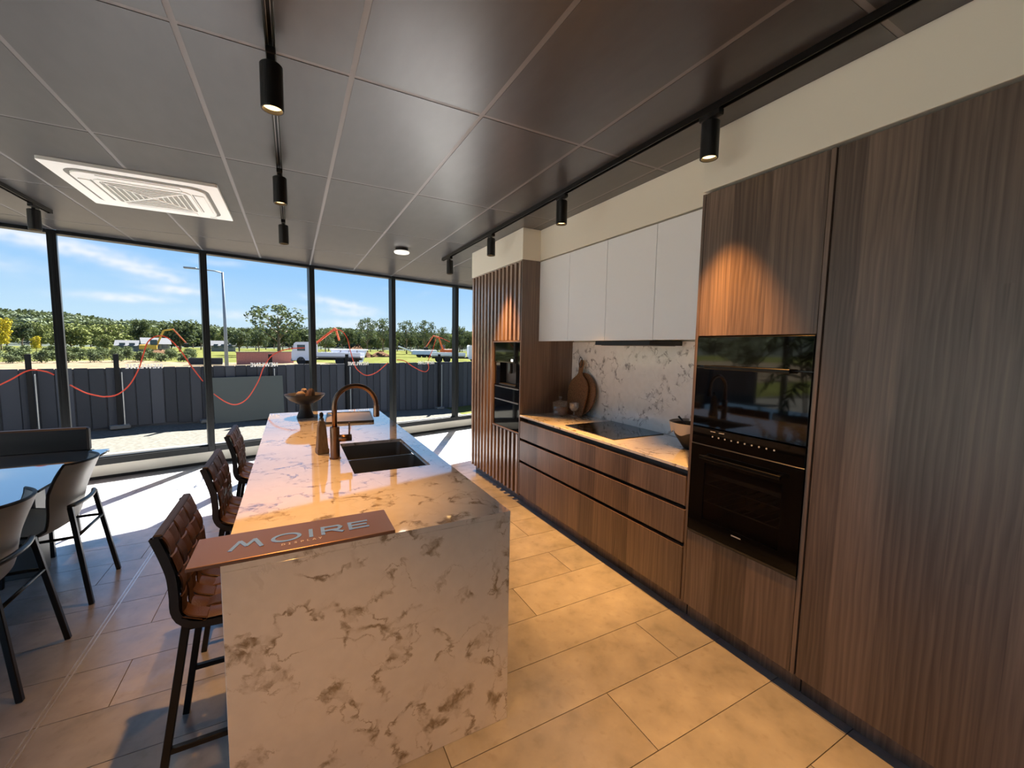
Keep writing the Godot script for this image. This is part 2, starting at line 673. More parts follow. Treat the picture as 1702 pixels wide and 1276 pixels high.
	for k in 3:
		var lt := plain("leather_%d" % k, [rgb(64, 46, 38), rgb(57, 41, 34), rgb(72, 52, 43)][k], 0.34, 0.0, 0.5)
		bumpy(lt, 90 + k, 0.06, 0.35)
		on_planes(lt, Vector3.ONE * 5.0, false)
	plain("leather_edge", rgb(36, 27, 23), 0.5)
	var bd := plain("board_wood", Color.WHITE, 0.55)
	bd.albedo_texture = ramp_texture(101, 0.02, [rgb(92, 64, 42), rgb(126, 90, 60), rgb(150, 112, 78)], 512, 5)
	on_planes(bd, Vector3(5.0, 1.2, 5.0), false)
	var bb := plain("bottle_wood", Color.WHITE, 0.5)
	bb.albedo_texture = ramp_texture(103, 0.03, [rgb(92, 76, 56), rgb(118, 98, 72), rgb(134, 113, 84)], 256, 4)
	on_planes(bb, Vector3(7.0, 1.4, 7.0), false)
	var tray := plain("tray_wood", rgb(188, 182, 174), 0.5)
	tray.metallic_specular = 0.4
	var gl := plain("pane", Color(0.97, 0.99, 0.98, 0.002), 0.0, 0.0, 0.0)
	gl.transparency = BaseMaterial3D.TRANSPARENCY_ALPHA
	var jar := plain("jar_glass", Color(0.9, 0.88, 0.85, 0.12), 0.02, 0.0, 0.5)
	jar.transparency = BaseMaterial3D.TRANSPARENCY_ALPHA
	plain("jar_fill", rgb(120, 82, 62), 0.8)
	plain("decal_red", rgb(206, 76, 54), 0.45)
	plain("decal_white", rgb(240, 240, 236), 0.5)
	var lens := plain("lamp_lens", Color(1.0, 0.86, 0.6), 0.4)
	lens.emission_enabled = true
	lens.emission = Color(1.0, 0.80, 0.52)
	lens.emission_energy_multiplier = 2.2
	var disc := plain("lamp_disc", rgb(240, 240, 236), 0.5)
	disc.emission_enabled = true
	disc.emission = Color(1.0, 0.97, 0.92)
	disc.emission_energy_multiplier = 0.35
	var scr := plain("screen_glow", rgb(220, 226, 230), 0.4)
	scr.emission_enabled = true
	scr.emission = Color(0.85, 0.92, 1.0)
	scr.emission_energy_multiplier = 0.7
	# outdoors
	var gr := plain("field_grass", Color.WHITE, 0.95)
	gr.albedo_texture = ramp_texture(111, 0.012, [rgb(92, 92, 58), rgb(106, 110, 62), rgb(118, 124, 70), rgb(136, 130, 92)], 512, 5)
	on_planes(gr, Vector3.ONE / 22.0)
	var di := plain("field_dirt", Color.WHITE, 0.95)
	di.albedo_texture = ramp_texture(112, 0.015, [rgb(122, 106, 86), rgb(138, 122, 102), rgb(150, 138, 118), rgb(126, 120, 88)], 512, 5)
	on_planes(di, Vector3.ONE / 14.0)
	var ve := plain("verge_gravel", Color.WHITE, 0.95)
	ve.albedo_texture = ramp_texture(113, 0.03, [rgb(112, 110, 104), rgb(126, 124, 116), rgb(138, 136, 128), rgb(152, 148, 136)], 512, 5)
	on_planes(ve, Vector3.ONE / 1.6)
	var fp := plain("footpath", Color.WHITE, 0.9)
	fp.albedo_texture = ramp_texture(114, 0.03, [rgb(76, 74, 70), rgb(84, 82, 78), rgb(92, 90, 85)], 512, 5)
	on_planes(fp, Vector3.ONE / 1.2)
	plain("kerb", rgb(150, 149, 145), 0.9)
	plain("asphalt", rgb(88, 90, 92), 0.95)
	plain("added_bounce_concrete", rgb(152, 150, 145), 0.9)  # kept paler than the footpath so it bounces sunlight indoors
	plain("sand", rgb(186, 176, 150), 0.95)
	for k in 4:
		var fc := plain("fence_%d" % k, [rgb(54, 57, 64), rgb(60, 63, 70), rgb(49, 52, 58), rgb(66, 69, 76)][k], 0.7)
		fc.metallic_specular = 0.3
	plain("fence_post", rgb(58, 58, 60), 0.6, 0.3)
	plain("fence_stay", rgb(150, 154, 158), 0.4, 0.7)
	plain("sheet_grey", rgb(126, 134, 132), 0.6)
	plain("lamp_post", rgb(118, 130, 142), 0.5, 0.4)
	plain("truck_white", rgb(214, 218, 226), 0.4)
	plain("truck_glass", rgb(58, 76, 88), 0.1)
	plain("tyre", rgb(30, 30, 30), 0.9)
	plain("truck_grey", rgb(120, 120, 122), 0.6)
	plain("tray_blue", rgb(186, 200, 222), 0.5)
	plain("crane_orange", rgb(214, 96, 52), 0.5)
	plain("crane_yellow", rgb(222, 168, 62), 0.5)
	var br := plain("brick_red", Color.WHITE, 0.9)
	br.albedo_texture = ramp_texture(116, 0.05, [rgb(150, 96, 86), rgb(172, 114, 102), rgb(190, 136, 122)], 256, 4)
	on_planes(br, Vector3.ONE / 1.5)
	plain("house_wall", rgb(196, 196, 192), 0.9)
	plain("house_roof", rgb(150, 152, 156), 0.8)
	plain("shed_wall", rgb(150, 160, 168), 0.8)
	plain("mound_soil", rgb(120, 92, 72), 0.95)
	plain("bark", rgb(104, 88, 74), 0.9)
	var leaf_tones := {"leaf_gum": rgb(124, 136, 112), "leaf_dark": rgb(92, 104, 80), "leaf_olive": rgb(150, 158, 100), "leaf_yellow": rgb(250, 226, 70), "leaf_bush": rgb(128, 140, 104), "leaf_pot": rgb(70, 92, 48)}
	for k in leaf_tones:
		var lf := plain(k, leaf_tones[k], 0.8)
		lf.backlight_enabled = true
		lf.backlight = Color(0.14, 0.16, 0.08)
		lf.metallic_specular = 0.3
	plain("hill_soil", rgb(92, 100, 92), 0.95)
	# outdoor matter in the sun: real grass, soil and cloth are dark
	for k in ["field_grass", "field_dirt", "verge_gravel", "kerb", "asphalt", "sand", "house_wall", "house_roof", "shed_wall", "mound_soil", "leaf_gum", "leaf_dark", "leaf_olive", "leaf_yellow", "leaf_bush", "hill_soil", "sheet_grey", "fence_post"]:
		M[k].albedo_color = M[k].albedo_color * Color(0.66, 0.66, 0.66)
		M[k].albedo_color.a = 1.0
		if not k.begins_with("truck") and not k.begins_with("tray"):
			M[k].specular_mode = BaseMaterial3D.SPECULAR_DISABLED
	M["footpath"].specular_mode = BaseMaterial3D.SPECULAR_DISABLED
	M["added_bounce_concrete"].specular_mode = BaseMaterial3D.SPECULAR_DISABLED


# ---------------------------------------------------------------- the room

func wall_z(x: float, d := WALL_AT) -> float:
	return (d - sin(WALL_TURN) * x) / cos(WALL_TURN)


func build_shell() -> void:
	var outline := PackedVector2Array([Vector2(LEFT, 3.0), Vector2(2.66, 3.0), Vector2(2.66, -4.9), Vector2(4.2, -4.9), Vector2(4.2, wall_z(4.2)), Vector2(LEFT, wall_z(LEFT))])
	# floor: tiles 1.24 x 0.31 with 3 mm joints over a grout bed
	var floor_node := room("floor")
	var s := begin()
	prism(s, outline, -0.15, -0.006)
	part(floor_node, "grout_bed", done(s), M["grout"])
	var pitch := 0.3095
	var long := 1.24
	var offs := {0: -0.75, 2: -0.75, 4: -1.175}
	for row in range(-18, 19):
		var z1 := -2.285 - row * pitch          # near edge of the row
		var z0 := z1 - pitch
		var start: float = offs[row] if offs.has(row) else -0.75 + fposmod(row * 0.413 + 0.07 * (row % 3), long)
		for k in range(-6, 7):
			var x0 := start + k * long
			if x0 > 4.3 or x0 + long < LEFT - 0.1:
				continue
			var cell := PackedVector2Array([Vector2(x0 + 0.0018, z0 + 0.0018), Vector2(x0 + long - 0.0018, z0 + 0.0018), Vector2(x0 + long - 0.0018, z1 - 0.0018), Vector2(x0 + 0.0018, z1 - 0.0018)])
			for poly in Geometry2D.intersect_polygons(cell, outline):
				if absf(area(poly)) < 0.004:
					continue
				var t := begin()
				prism(t, poly, -0.0058, 0.0)
				part(floor_node, "floor_tile", done(t), M["tile_%d" % rng.randi_range(0, 2)])
	# a pair of metal inlay strips runs the length of the floor beside the island
	for dx in [-0.009, 0.009]:
		slab(floor_node, "inlay_strip", Vector3(-0.977 + dx - 0.0035, -0.004, -6.1), Vector3(-0.977 + dx + 0.0035, 0.0012, 2.9), M["anodised"], 0.0006)
	# ceiling: boards in a grid of flush metal strips
	var ceiling_node := room("ceiling")
	s = begin()
	prism(s, outline, CEIL + 0.002, CEIL + 0.12)
	part(ceiling_node, "grid_backing", done(s), M["ceiling_grid"])
	s = begin()
	prism(s, PackedVector2Array([Vector2(LEFT - 0.3, 3.3), Vector2(4.5, 3.3), Vector2(4.5, wall_z(4.5, WALL_AT - 0.12)), Vector2(LEFT - 0.3, wall_z(LEFT - 0.3, WALL_AT - 0.12))]), CEIL + 0.12, CEIL + 0.4)
	part(ceiling_node, "roof_slab", done(s), M["plaster"])
	for i in range(-9, 8):
		for j in range(-5, 6):
			var x0 := 0.259 + i * 0.6135 + 0.0115
			var x1 := x0 + 0.6135 - 0.023
			var z1 := -2.009 + j * 1.2415 - 0.0115
			var z0 := z1 - 1.2415 + 0.023
			for poly in Geometry2D.intersect_polygons(PackedVector2Array([Vector2(x0, z0), Vector2(x1, z0), Vector2(x1, z1), Vector2(x0, z1)]), outline):
				if absf(area(poly)) < 0.01:
					continue
				var t := begin()
				prism(t, poly, CEIL, CEIL + 0.0018)
				part(ceiling_node, "ceiling_panel", done(t), M["panel_%d" % rng.randi_range(0, 2)])
	# walls
	var wr := room("wall_right")
	slab(wr, "wall_face", Vector3(2.66, 0, -4.9), Vector3(2.85, CEIL, 3.0), M["cream_paint"], 0.0)
	slab(wr, "wall_return", Vector3(2.85, 0, -4.9), Vector3(4.2, CEIL, -4.75), M["cream_paint"], 0.0)
	slab(wr, "wall_far_face", Vector3(4.2, 0, wall_z(4.2) - 0.3), Vector3(4.38, CEIL, -4.75), M["cream_paint"], 0.0)
	var wb := room("wall_back")
	slab(wb, "wall_face", Vector3(LEFT - 0.2, 0, 3.0), Vector3(2.85, CEIL, 3.2), M["plaster"], 0.0)
	# painted bulkheads over the joinery
	var bh := room("trim_1")
	slab(bh, "bulkhead", Vector3(2.0, 2.45, -1.58), Vector3(2.66, CEIL, 3.0), M["cream_paint"], 0.002)
	slab(bh, "bulkhead", Vector3(2.2, 2.455, -3.58), Vector3(2.66, CEIL, -1.58), M["cream_paint"], 0.002)
	slab(bh, "bulkhead", Vector3(2.0, 2.45, -4.87), Vector3(2.66, CEIL, -3.58), M["cream_paint"], 0.002)


func area(p: PackedVector2Array) -> float:
	var a := 0.0
	for i in p.size():
		a += p[i].cross(p[(i + 1) % p.size()])
	return a * 0.5


func build_window_wall() -> void:
	# local axes: x along the wall, z into the room
	var up := room("wall_front")
	up.transform = wall_xf
	slab(up, "upstand", Vector3(LEFT_S, 0.035, -0.14), Vector3(6.1, 0.165, 0.0), M["cream_paint"], 0.002)
	slab(up, "skirting", Vector3(LEFT_S, -0.01, -0.14), Vector3(6.1, 0.035, -0.012), M["skirting_black"], 0.0)
	slab(up, "footing", Vector3(LEFT_S, -1.2, -0.2), Vector3(6.3, -0.01, -0.02), M["plaster"], 0.0)
	var pitch := 1.2875
	var first := -0.633
	for k in range(-3, 6):
		var s0 := first + k * pitch
		if s0 < LEFT_S - 0.1 or s0 > 5.6:
			continue
		var w := room("window_%d" % (k + 4))
		w.transform = wall_xf
		var s1 := minf(s0 + pitch, 6.1)
		slab(w, "mullion", Vector3(s0 - 0.036, 0.165, -0.10), Vector3(s0 + 0.036, CEIL - 0.002, 0.02), M["frame_black"], 0.003)
		slab(w, "mullion_cap", Vector3(s0 - 0.012, 0.24, 0.02), Vector3(s0 + 0.012, CEIL - 0.04, 0.027), M["frame_black"], 0.002)
		slab(w, "sill_frame", Vector3(s0 + 0.036, 0.165, -0.10), Vector3(s1 - 0.036, 0.24, 0.02), M["frame_black"], 0.003)
		slab(w, "sill_bead", Vector3(s0 + 0.036, 0.24, -0.055), Vector3(s1 - 0.036, 0.252, -0.012), M["frame_black"], 0.002)
		slab(w, "head_frame", Vector3(s0 + 0.036, CEIL - 0.04, -0.10), Vector3(s1 - 0.036, CEIL - 0.002, 0.02), M["frame_black"], 0.003)
		slab(w, "glass_pane", Vector3(s0 + 0.034, 0.236, -0.036), Vector3(s1 - 0.034, CEIL - 0.036, -0.034), M["pane"], 0.0)
	build_decals()


func build_decals() -> void:
	# a red line drawn along the glass, and a line of small white lettering on each pane that reads from outside
	var runs := [
		[[-1.29, 0.98], [-1.064, 1.128], [-0.982, 1.186], [-0.898, 1.252], [-0.835, 1.269], [-0.752, 1.248], [-0.698, 1.214]],
		[[-0.584, 1.098], [-0.474, 1.006], [-0.382, 0.966], [-0.31, 0.947], [-0.209, 0.968], [-0.102, 1.075], [-0.015, 1.257], [0.035, 1.428], [0.085, 1.585], [0.176, 1.659], [0.275, 1.633], [0.384, 1.488], [0.483, 1.291], [0.597, 1.088]],
		[[0.705, 0.918], [0.824, 0.806], [0.944, 0.756], [1.078, 0.828], [1.214, 1.054], [1.293, 1.261], [1.41, 1.429], [1.604, 1.515], [1.83, 1.535]],
		[[2.0, 1.592], [2.15, 1.74], [2.332, 1.821], [2.45, 1.713], [2.512, 1.477], [2.576, 1.256], [2.652, 1.158], [2.771, 1.095], [2.936, 1.14], [3.14, 1.298]],
		[[3.305, 1.347], [3.452, 1.326], [3.627, 1.217], [3.845, 1.126], [3.932, 1.19], [3.919, 1.321], [4.02, 1.541], [4.122, 1.752], [4.386, 1.68]]]
	var names := ["red line sticker arching low across the pane behind the black dining chair", "red line sticker dipping then rising to a peak on the glass", "red line sticker with one deep dip on the pane behind the stools", "red line sticker with a tall narrow peak on the pane behind the tap", "red line sticker hooking back on itself on the pane beside the slatted cabinet"]
	for r in runs.size():
		var cv := Curve3D.new()
		var pts: Array = runs[r]
		for i in pts.size():
			var p := Vector3(pts[i][0], pts[i][1], -0.0328)
			var a: Array = pts[maxi(i - 1, 0)]
			var b: Array = pts[mini(i + 1, pts.size() - 1)]
			var t := Vector3(b[0] - a[0], b[1] - a[1], 0) / 6.0
			cv.add_point(p, -t, t)
		cv.bake_interval = 0.03
		var pp := cv.get_baked_points()
		var s := begin()
		for i in pp.size() - 1:
			bar(s, pp[i], pp[i + 1] + (pp[i + 1] - pp[i]) * 0.15, 0.013, 0.002, Vector3.BACK, 0.0)
		var o := part(self, "window_sticker", done(s), M["decal_red"])
		o.transform = wall_xf
		tag(o, names[r], "sticker", "red line stickers on the glazing")
	for c in [[0.04, "small white reversed lettering on the glass above the plain fence boards"], [1.30, "small white reversed lettering on the glass in front of the red brick wall"], [2.63, "small white reversed lettering on the glass just above the tap"], [3.88, "small white reversed lettering on the glass nearest the slatted cabinet"]]:
		var t := lettering("NEWLINE", 0.055, 0.002)
		var o2 := part(self, "window_lettering", t, M["decal_white"])
		o2.transform = wall_xf * Transform3D(Basis(Vector3.UP, PI), Vector3(c[0], 1.292, -0.0300))
		tag(o2, c[1], "lettering", "white lettering on the glazing")


func build_left_glazing() -> void:
	# the room's other glazed side, left of the dining table
	var zc := wall_z(LEFT)
	var z := 3.0
	var k := 10
	while z > zc + 0.4:
		var z2 := maxf(z - 1.42, zc)
		var w := room("window_%d" % k)
		slab(w, "mullion", Vector3(LEFT - 0.06, 0, z - 0.07), Vector3(LEFT + 0.04, CEIL, z), M["frame_black"], 0.003)
		slab(w, "sill_frame", Vector3(LEFT - 0.06, 0.0, z2), Vector3(LEFT + 0.04, 0.14, z - 0.07), M["frame_black"], 0.003)
		slab(w, "head_frame", Vector3(LEFT - 0.06, CEIL - 0.05, z2), Vector3(LEFT + 0.04, CEIL, z - 0.07), M["frame_black"], 0.003)
		slab(w, "glass_pane", Vector3(LEFT - 0.012, 0.14, z2), Vector3(LEFT - 0.01, CEIL - 0.05, z - 0.07), M["pane"], 0.0)
		z = z2
		k += 1


# ---------------------------------------------------------------- ceiling fittings

func track(at: Vector3, length: float, label: String) -> void:
	var t := thing("ceiling_track", label, "light track", at, 0.0, "black ceiling tracks")
	var s := begin()
	add_box(s, Vector3(-0.0145, -0.016, 0), Vector3(0.006, 0.032, length), Basis(), 0.001)
	add_box(s, Vector3(0.0145, -0.016, 0), Vector3(0.006, 0.032, length), Basis(), 0.001)
	add_box(s, Vector3(0, -0.003, 0), Vector3(0.024, 0.006, length), Basis(), 0.0)
	part(t, "rail", done(s), M["track_black"])
	for e in [-1.0, 1.0]:
		part(t, "end_cap", cbox(Vector3(0.037, 0.034, 0.008), 0.002), M["track_black"], Vector3(0, -0.0165, e * (length * 0.5 + 0.003)))
	for e in [-0.0075, 0.0075]:
		part(t, "conductor", cbox(Vector3(0.003, 0.003, length - 0.02), 0.0005), M["anodised"], Vector3(e, -0.009, 0))


func spotlight(at: Vector3, label: String, energy: float, aim := Vector3.DOWN, cone := 31.0) -> void:
	var t := thing("track_spotlight", label, "spotlight", at, 0.0, "black cylinder track spotlights")
	part(t, "adapter", cbox(Vector3(0.034, 0.028, 0.11), 0.003), M["black_metal"], Vector3(0, -0.046, 0))
	part(t, "stem", lathe([Vector2(0, -0.075), Vector2(0.012, -0.075), Vector2(0.012, -0.058), Vector2(0, -0.058)], 12, false), M["black_metal"])
	part(t, "housing", lathe([Vector2(0.033, -0.214), Vector2(0.036, -0.241), Vector2(0.04, -0.241), Vector2(0.041, -0.238), Vector2(0.041, -0.078), Vector2(0.038, -0.074), Vector2(0.0, -0.074)], 32, false), M["black_metal"])
	part(t, "lens", lathe([Vector2(0.0, -0.226), Vector2(0.0335, -0.226), Vector2(0.0335, -0.216), Vector2(0, -0.216)], 24, false), M["lamp_lens"])
	var l := SpotLight3D.new()
	l.name = "beam"
	l.light_color = Color(1.0, 0.70, 0.37)
	l.light_energy = energy
	l.spot_angle = cone
	l.spot_angle_attenuation = 1.0
	l.spot_range = 12.0
	l.spot_attenuation = 2.0
	l.light_size = 0.018
	l.shadow_enabled = true
	l.transform = Transform3D(Basis.looking_at(aim, Vector3.FORWARD), Vector3(0, -0.25, 0))
	t.add_child(l)


func build_ceiling_fittings() -> void:
	track(Vector3(-0.045, CEIL, -1.95), 5.3, "long black ceiling track running above the marble island")
	track(Vector3(1.79, CEIL, -2.05), 6.62, "long black ceiling track running along the walnut cabinets")
	track(Vector3(-1.89, CEIL, -2.7), 5.24, "black ceiling track beyond the white air conditioner")
	var where := ["nearest the marble island's waterfall end", "above the middle of the marble island, over the sink", "above the far end of the marble island, over the pedestal bowl"]
	for k in 3:
		spotlight(Vector3(-0.045, CEIL, -1.97 - k * 1.24), "black cylinder spotlight " + where[k], 1.75)
	var side := ["in front of the walnut oven tower", "in front of the white overhead cupboards", "in front of the slatted walnut cabinet's cream bulkhead", "at the window end of the track by the slatted cabinet"]
	for k in 4:
		spotlight(Vector3(1.79, CEIL, -1.39 - k * 1.235), "black cylinder spotlight " + side[k], 4.6 if k == 1 else 2.9, Vector3.DOWN, 28.0 if k == 1 else 31.0)
	spotlight(Vector3(1.79, CEIL, -0.16), "black cylinder spotlight in front of the tall walnut pantry doors", 2.2, Vector3(-0.28, -1, -0.12).normalized(), 27.0)
	spotlight(Vector3(-0.045, CEIL, -0.73), "black cylinder spotlight over the aisle before the island", 1.7)
	spotlight(Vector3(-1.89, CEIL, -5.05), "black cylinder spotlight at the end of the track by the glazing", 1.5)
	# round surface light
	var d := thing("ceiling_light", "small round surface light with white disc on the dark ceiling", "ceiling light", Vector3(1.187, CEIL, -5.1))
	part(d, "base", lathe([Vector2(0, -0.03), Vector2(0.072, -0.03), Vector2(0.075, -0.026), Vector2(0.075, 0.0), Vector2(0, 0)], 32, false), M["black_metal"])
	part(d, "diffuser", lathe([Vector2(0, -0.058), Vector2(0.082, -0.056), Vector2(0.09, -0.048), Vector2(0.088, -0.034), Vector2(0.07, -0.03), Vector2(0, -0.03)], 32), M["lamp_disc"])
	var dl := SpotLight3D.new()
	dl.name = "glow"
	dl.light_energy = 0.08
	dl.spot_angle = 80.0
	dl.spot_range = 12.0
	dl.spot_attenuation = 2.0
	dl.light_color = Color(1.0, 0.96, 0.9)
	dl.light_size = 0.08
	dl.shadow_enabled = true
	dl.transform = Transform3D(Basis.looking_at(Vector3.DOWN, Vector3.FORWARD), Vector3(0, -0.07, 0))
	d.add_child(dl)
	# air conditioner cassette
	var a := thing("air_conditioner", "white square cassette air conditioner with grey grille in the dark ceiling", "air conditioner", Vector3(-0.935, CEIL, -4.29))
	var s := begin()
	prism(s, rounded(Vector2(-0.475, -0.475), Vector2(0.475, 0.475), 0.015, 3), -0.022, 0.0)
	part(a, "panel", done(s), M["ac_white"])
	s = begin()
	ring_prism(s, rounded(Vector2(-0.40, -0.40), Vector2(0.40, 0.40), 0.11, 8), rounded(Vector2(-0.375, -0.375), Vector2(0.375, 0.375), 0.095, 8), -0.0235, -0.0215)
	part(a, "slot", done(s), M["ac_slot"])
	s = begin()
	prism(s, rounded(Vector2(-0.373, -0.373), Vector2(0.373, 0.373), 0.093, 8), -0.034, -0.021)
	part(a, "raised_face", done(s), M["ac_white"])
	for k in 4:
		var b := Basis(Vector3.UP, k * PI * 0.5)
		part(a, "louvre", cbox(Vector3(0.46, 0.006, 0.062), 0.002), M["ac_white"], b * Vector3(0, -0.037, 0.325), b)
		part(a, "louvre_gap", cbox(Vector3(0.47, 0.002, 0.007), 0.0), M["ac_slot"], b * Vector3(0, -0.0345, 0.288), b)
	s = begin()
	ring_prism(s, rounded(Vector2(-0.275, -0.275), Vector2(0.275, 0.275), 0.05, 6), rounded(Vector2(-0.25, -0.25), Vector2(0.25, 0.25), 0.04, 6), -0.041, -0.033)
	part(a, "grille_frame", done(s), M["ac_white"])
	part(a, "filter", cbox(Vector3(0.5, 0.003, 0.5), 0.0), M["ac_grey"], Vector3(0, -0.0345, 0))
	for q in 4:
		var b2 := Basis(Vector3.UP, q * PI * 0.5)
		for i in 6:
			var zz := 0.03 + i * 0.038
			part(a, "grille_bar", cbox(Vector3(zz * 2.0 + 0.02, 0.007, 0.008), 0.001), M["ac_white"], b2 * Vector3(0, -0.0385, zz), b2)
	for q in 2:
		part(a, "grille_rib", cbox(Vector3(0.66, 0.008, 0.012), 0.001), M["ac_white"], Vector3(0, -0.039, 0), Basis(Vector3.UP, PI * 0.25 + q * PI * 0.5))
	part(a, "maker_mark", cbox(Vector3(0.05, 0.001, 0.009), 0.0), M["ac_grey"], Vector3(0.33, -0.0225, -0.43))


# ---------------------------------------------------------------- kitchen wall

func walnut(k := -1) -> Material:
	return M["walnut_%d" % (rng.randi_range(0, 2) if k < 0 else k)]


func build_kitchen_wall() -> void:
	var f := 0.02                                  # thickness of a front
	# drawer cabinet
	var dc := thing("drawer_cabinet", "low walnut cabinet of three long handleless drawers under the cooktop", "cabinet", Vector3(2.0, 0, -2.578))
	slab(dc, "body", Vector3(0.09, 0.105, -0.995), Vector3(0.62, 0.895, 0.995), M["carcass_board"], 0.0)
	slab(dc, "kickboard", Vector3(0.065, 0.0, -0.995), Vector3(0.08, 0.105, 0.995), M["walnut_0"], 0.001)
	for y in [[0.112, 0.437], [0.462, 0.662], [0.687, 0.86]]:
		var d := slab(dc, "drawer_front", Vector3(0.0, y[0], -0.992), Vector3(f, y[1], 0.992), walnut(0), 0.0015)
		slab(d, "finger_pull", Vector3(0.0, (y[1] - y[0]) * 0.5 - 0.004, -0.99), Vector3(0.024, (y[1] - y[0]) * 0.5 - 0.001, 0.99), M["walnut_2"], 0.0008)
	# stone worktop and splashback
	var wt := slab(self, "worktop", Vector3(1.998, 0.9, -3.578), Vector3(2.625, 0.92, -1.578), M["marble"], 0.002)
	tag(wt, "pale veined stone worktop along the wall with the black cooktop in it", "worktop")
	var sb := slab(self, "splashback", Vector3(2.625, 0.921, -3.578), Vector3(2.645, 1.66, -1.578), M["marble_splash"], 0.001)
	tag(sb, "white stone splashback with grey veins behind the cooktop", "splashback")
	# cooktop
	var ck := thing("cooktop", "flat black glass induction cooktop set in the stone worktop", "cooktop", Vector3(2.35, 0.92, -2.61))
	var s := begin()
	prism(s, rounded(Vector2(-0.262, -0.31), Vector2(0.262, 0.31), 0.008, 3), 0.0, 0.006)
	part(ck, "glass", done(s), M["black_glass"])
	s = begin()
	ring_prism(s, rounded(Vector2(-0.265, -0.313), Vector2(0.265, 0.313), 0.01, 3), rounded(Vector2(-0.262, -0.31), Vector2(0.262, 0.31), 0.008, 3), 0.0, 0.005)
	part(ck, "trim", done(s), M["steel_dark"])
	for c in [Vector2(-0.13, -0.15), Vector2(0.12, -0.15), Vector2(0.0, 0.14)]:
		var r := 0.085
		var zone := begin()
		var o := PackedVector2Array()
		var i2 := PackedVector2Array()
		for k in 28:
			var a := TAU * k / 28.0
			o.append(c + Vector2(cos(a), sin(a)) * r)
			i2.append(c + Vector2(cos(a), sin(a)) * (r - 0.002))
		ring_prism(zone, o, i2, 0.006, 0.0063)
		part(ck, "zone_ring", done(zone), M["steel_dark"])
	# overhead cupboards
	for k in 4:
		var z0 := -3.578 + k * 0.5
		var where: String = ["against the slatted walnut cabinet", "second along from the slatted walnut cabinet", "second along from the oven tower", "against the oven tower"][k]
		var oc := thing("overhead_cupboard", "plain white overhead cupboard " + where, "cupboard", Vector3(2.2, 1.66, z0 + 0.25), 0.0, "white overhead cupboards")
		slab(oc, "body", Vector3(0.021, 0.012, -0.2485), Vector3(0.42, 0.785, 0.2485), M["overhead_white"], 0.001)
		slab(oc, "door", Vector3(0.0, 0.0, -0.248), Vector3(f, 0.782, 0.248), M["overhead_white"], 0.0015)
	var hood := thing("rangehood", "slim dark rangehood tucked under the white overhead cupboards", "rangehood", Vector3(2.42, 1.659, -2.45))
	slab(hood, "casing", Vector3(-0.17, -0.034, -0.3), Vector3(0.17, 0.0, 0.3), M["black_metal"], 0.002)
	for k in 2:
		slab(hood, "filter", Vector3(-0.13, -0.038, -0.27 + k * 0.28), Vector3(0.13, -0.034, -0.01 + k * 0.28), M["steel_dark"], 0.001)
	# oven tower
	var ot := thing("oven_tower", "tall walnut tower holding two black ovens between cupboard doors", "cabinet", Vector3(2.0, 0, -1.262))
	slab(ot, "gable", Vector3(0.0, 0.112, -0.314), Vector3(0.62, 2.436, -0.296), walnut(1), 0.001)
	slab(ot, "gable", Vector3(0.0, 0.112, 0.296), Vector3(0.62, 2.436, 0.314), walnut(2), 0.001)
	slab(ot, "body", Vector3(0.06, 0.112, -0.296), Vector3(0.62, 0.556, 0.296), M["carcass_board"], 0.0)
	slab(ot, "body", Vector3(0.06, 1.672, -0.296), Vector3(0.62, 2.436, 0.296), M["carcass_board"], 0.0)
	slab(ot, "back_board", Vector3(0.6, 0.556, -0.296), Vector3(0.62, 1.672, 0.296), M["carcass_board"], 0.0)
	slab(ot, "upper_door", Vector3(0.0, 1.672, -0.294), Vector3(f, 2.434, 0.294), walnut(0), 0.0015)
	slab(ot, "lower_panel", Vector3(0.0, 0.112, -0.294), Vector3(f, 0.556, 0.294), walnut(0), 0.0015)
	slab(ot, "kickboard", Vector3(0.065, 0.0, -0.314), Vector3(0.08, 0.112, 0.314), M["walnut_0"], 0.001)
	slab(ot, "top_filler", Vector3(0.05, 2.436, -0.314), Vector3(0.6, 2.449, 0.314), M["carcass_board"], 0.0)
	build_ovens()
	# tall pantry doors
	for k in 3:
		var z1 := -0.942 + k * 0.75
		var tp := thing("pantry_cupboard", ["full height walnut pantry cupboard standing against the oven tower", "full height walnut pantry cupboard second from the oven tower", "full height walnut pantry cupboard third from the oven tower"][k], "cupboard", Vector3(2.0, 0, z1 + 0.375), 0.0, "full height walnut cupboards")
		slab(tp, "door", Vector3(0.0, 0.112, -0.3735), Vector3(f, 2.434, 0.3735), walnut(1 + k % 2), 0.0015)
		slab(tp, "body", Vector3(0.022, 0.112, -0.374), Vector3(0.62, 2.436, 0.374), M["carcass_board"], 0.0)
		slab(tp, "kickboard", Vector3(0.065, 0.0, -0.375), Vector3(0.08, 0.112, 0.375), M["walnut_0"], 0.001)
		slab(tp, "top_filler", Vector3(0.05, 2.436, -0.374), Vector3(0.6, 2.449, 0.374), M["carcass_board"], 0.0)
	build_slatted_cabinet()
	build_worktop_things()


